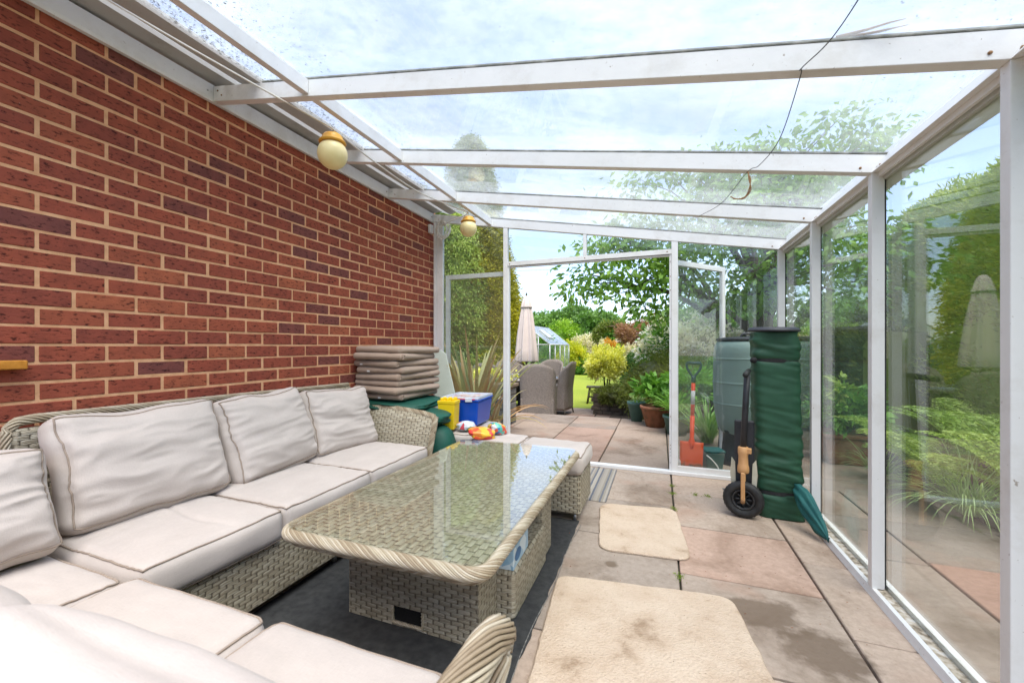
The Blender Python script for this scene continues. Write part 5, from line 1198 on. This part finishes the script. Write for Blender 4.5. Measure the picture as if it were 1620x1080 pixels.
pth = [(.62*math.cos(a), 0, 1.65+.55*math.sin(a)) for a in [PI*k/14 for k in range(15)]]
for b in (-.25, .25): MB().tube([(x, b, z) for x, y, z in pth], .03, 6).build('hoop', M['oldwood'], AR)
P = []; 
for k in range(170):
    a = random.uniform(0, PI); p = (.66*math.cos(a), random.uniform(-.3, .3), 1.70+.55*math.sin(a)) if random.random() < .72 else (random.choice((.62,))*1.0, random.uniform(-.3, .3), random.uniform(.5, 1.8))
    for q in range(40): P.append((p[0]+random.gauss(0, .09), p[1]+random.gauss(0, .09), p[2]+random.gauss(0, .09)))
leafmesh('climber', np.array(P), RNG.normal(size=(len(P), 3)), .10, .055, np.repeat(RNG.random(170), 40), L['conifer'], AR)
# greenhouse
GH = thing('greenhouse', 'small aluminium greenhouse with timber base behind the parasol', 'greenhouse', (-3.55, 14.2, -.28), math.radians(-3))
# local: width x from -1.6 to 0, length y 0..2.6 ; ridge along y
base_ = MB(); base_.box(-1.7, 0, 0, 2.6, 0, .55); base_.build('timber_base', M['oldwood'], GH)
fb = MB()
def bar(a, b, r=.02): fb.box(0, 0, 0, 0, 0, 0) if False else fb.tube([a, b], r, 4)
E, Rz = 1.45, 2.12
for y in (0, .65, 1.3, 1.95, 2.6):
    bar((0, y, .55), (0, y, E)); bar((-1.7, y, .55), (-1.7, y, E)); bar((0, y, E), (-.85, y, Rz)); bar((-1.7, y, E), (-.85, y, Rz))
for x, z in ((0, E), (-1.7, E), (-.85, Rz), (0, .57), (-1.7, .57)): bar((x, 0, z), (x, 2.6, z), .025)
for x in (-.42, -.85, -1.28): bar((x, 0, .55), (x, 0, E+(Rz-E)*(1-abs(x+.85)/.85)))
bar((-1.7, 0, E), (0, 0, E))
for y in (.33, .98, 1.63, 2.28): bar((0, y, E), (-.85, y, Rz), .012)
fb.build('frame', M['alu'], GH)
gp = MB(); 
gp.prism([(-.003, .58), (.003, .58), (.003, E), (-.003, E)], 'y', .02, 2.58); gp.box(-1.68, -.02, -.003, .003, .58, E)
gp.prism([(-.02, E+.02), (-.85, Rz+.01), (-.85, Rz+.02), (-.02, E+.03)], 'y', .02, 2.58); gp.prism([(-1.68, E+.02), (-.85, Rz+.01), (-.85, Rz+.02), (-1.68, E+.03)], 'y', .02, 2.58)
gp.build('glazing', mat_glass('greenhouse_glass', .55), GH)
MB().prism([(-.25, E+.24), (-.65, E+.55), (-.65, E+.57), (-.25, E+.26)], 'y', .7, 1.3).build('roof_vent', M['alu'], GH)
sprig('greenhouse_plants', 'leafy green plants inside the greenhouse', (-4.2, 15.2, .9), (.6, .9, .5), L['green'], 900, (.14, .08), h0=.2)
# fence line and far hedge
FH = thing('far_hedge', 'long green boundary hedge at the end of the garden', 'hedge', (0, 36, -.3))
P = []; ti = []
for k in range(900):
    x = random.uniform(-26, 20); hgt = 1.6+.5*noise.noise(Vector((x*.3, 0, 0))); c = (x, random.uniform(-.5, .5), random.uniform(.1, 1)*hgt); tn = random.random()
    for q in range(26): P.append((c[0]+random.gauss(0, .25), c[1]+random.gauss(0, .2), max(.02, c[2]+random.gauss(0, .18)))); ti.append(tn)
leafmesh('foliage', np.array(P), RNG.normal(size=(len(P), 3)), .28, .16, np.array(ti), L['oak'], FH); MB().box(-26, 20, -.35, .35, 0, 1.35).build('twig_core', L['dark'], FH)  # solid core inside, in a darker leaf colour than the foliage

# ------------------------------------------------------------------ broadleaved trees
def broadtree(name, label, base, trunk_r, fork, centers, per, sig, leaf, mat, droop=.3, group=None, limbs=7, multistem=None, flat=.45, barkm='bark'):
    o = thing(name, label, 'tree', base, 0, group)
    C = np.array(centers)-np.array(base); mb = MB(); fk = Vector(fork)-Vector(base)
    tops = []
    if multistem:
        for m in multistem:
            q = Vector(m)-Vector(base); mb.tube(cat([(random.uniform(-.1, .1), random.uniform(-.1, .1), -.05), tuple(q*.35+Vector((random.uniform(-.08, .08), 0, .1))), tuple(q)], 5), [trunk_r*(1-.5*k/10) for k in range(11)], 10); tops.append(q)
    else:
        mb.tube(cat([(0, 0, -.1), tuple(fk*.5+Vector((.05, .03, 0))*trunk_r*3), tuple(fk)], 5), [trunk_r*(1.25-.45*k/10) for k in range(11)], 12); tops = [fk]
    # group cluster centres into limbs by angle
    lim = {}
    for c in C:
        t0 = min(tops, key=lambda q: (Vector(c)-q).length); a = math.atan2(c[1]-t0.y, c[0]-t0.x); lim.setdefault((tuple(t0), int((a+PI)/(2*PI)*limbs), int(c[2]/max(.8, abs(C[:, 2].max())*.3))), []).append(Vector(c))
    for (t0, _, _), cs in lim.items():
        t0 = Vector(t0); m = sum(cs, Vector())/len(cs); mid = t0.lerp(m, .55)+Vector((0, 0, .08*(m-t0).length)); r0 = trunk_r*.42
        mb.tube(cat([tuple(t0*.96), tuple(mid), tuple(m)], 4), [r0*(1-.75*k/8) for k in range(9)], 7)
        for c in cs: s = mid.lerp(m, random.uniform(.2, .9)); mb.tube([s, s.lerp(c, .5)+Vector((random.gauss(0, .05), random.gauss(0, .05), .05)), c], [r0*.3, r0*.17, r0*.05], 5)
    mb.build('trunk', M[barkm], o)
    n = len(C); P = np.repeat(C, per, 0); off = RNG.normal(size=P.shape)*sig; off[:, 2] *= flat; P = P+off
    D = off/np.maximum(np.linalg.norm(off, axis=1, keepdims=True), 1e-5)+RNG.normal(size=P.shape)*.6; D[:, 2] -= droop
    leafmesh('crown', P, D, RNG.uniform(.6, 1.25, len(P))*leaf[0], RNG.uniform(.7, 1.2, len(P))*leaf[1], np.repeat(RNG.random(n), per), mat, o)
    return o
# cherry-like tree to the right of the doors
cs = []
while len(cs) < 190:
    x, y, z = random.uniform(-1.5, 3.1), random.uniform(6.4, 11.2), random.uniform(1.7, 4.7)
    e = ((x-1.0)/2.35)**2+((y-8.8)/2.5)**2+((z-2.9)/1.55)**2
    if .35 < e < 1.05 and not (x < .5 and y > 7.7) and noise.noise(Vector((x, y, z))*1.1) > -.22: cs.append((x, y, z))
for p in 2*((-1.35, 7.2, 2.05), (-1.2, 7.3, 2.35), (-.95, 7.0, 2.15), (-.75, 7.1, 2.6), (-.6, 6.9, 1.95), (-.4, 7.0, 2.3), (-.2, 7.0, 1.7), (-.1, 6.9, 2.1), (.05, 6.8, 2.5), (-.55, 7.2, 2.9), (-1.0, 7.1, 2.75), (.1, 7.0, 1.55), (2.6, 7.3, 3.9), (2.75, 7.4, 4.1), (2.3, 7.2, 4.25), (2.95, 7.5, 3.95), (1.9, 6.9, 3.1), (2.2, 6.6, 2.5), (2.35, 6.6, 2.2), (2.2, 6.5, 1.75), (-.3, 7.1, 3.1), (0.1, 7.0, 2.9)): cs.append(p)
broadtree('cherry_tree', 'spreading green tree with several stems to the right of the open doors', (1.75, 9.3, -.3), .15, (1.75, 9.3, 1.2), cs, 66, .21, (.125, .062), L['cherry'], .7, multistem=[(1.5, 9.2, 1.6), (1.95, 9.4, 1.7), (1.2, 9.1, 1.5), (2.35, 9.3, 1.5), (1.75, 9.0, 2.1)], limbs=6)
0 and broadtree('garden_tree', 'second dark stemmed tree partly behind the right door leaf', (1.0, 11.0, -.3), .17, (1.0, 11.0, 1.4), [(1.0+random.gauss(0, .9), 11+random.gauss(0, .6), random.uniform(1.5, 3.6)) for _ in range(70)], 70, .24, (.13, .07), L['cherry'], .5, limbs=6)
# oaks in the distance
def oak(label, x, y, h, r, seed, n=120):
    random.seed(seed); cc = []
    while len(cc) < n:
        d = Vector((random.gauss(0, 1), random.gauss(0, 1), random.gauss(0, 1))).normalized(); k = random.uniform(.55, 1)*(1+.35*noise.noise(d*1.7+Vector((seed, 0, 0))))
        c = (x+d.x*r*k, y+d.y*r*k*.8, h*.60+d.z*h*.38*k)
        if c[2] > h*.18: cc.append(c)
    broadtree('oak_tree', label, (x, y, -.4), r*.06, (x, y, h*.28), cc, 60, r*.085, (.55, .34), L['oak'], .1, 'oaks on the skyline', flat=.7)
for lb, x, y, h, r, s in (('left oak of the skyline group, above the greenhouse roof', -18.5, 72, 7.4, 4.0, 41), ('broad oak in the middle of the skyline group', -13.6, 70, 8.2, 4.0, 42), ('oak at the right of the skyline group', -9.2, 72, 7.4, 3.6, 43), ('small far oak beyond the garden arch', -4.5, 84, 2.6, 2.6, 44), ('far oak hidden left behind the conifers', -26, 80, 8.5, 5, 46), ('oak far to the right beyond the low hedge', 24, 70, 8, 5.5, 47), ('oak beyond the big garden tree', 12, 76, 7.5, 5.5, 48)): oak(lb, x, y, h, r, s)
OW = MB(); OW.tube([(-40, 46, 10.5), (-10, 40, 8.6), (20, 34, 8.8)], .012, 4)
tag(OW.build('overhead_line', M['wire']), 'thin overhead line crossing the sky behind the parasol', 'cable')
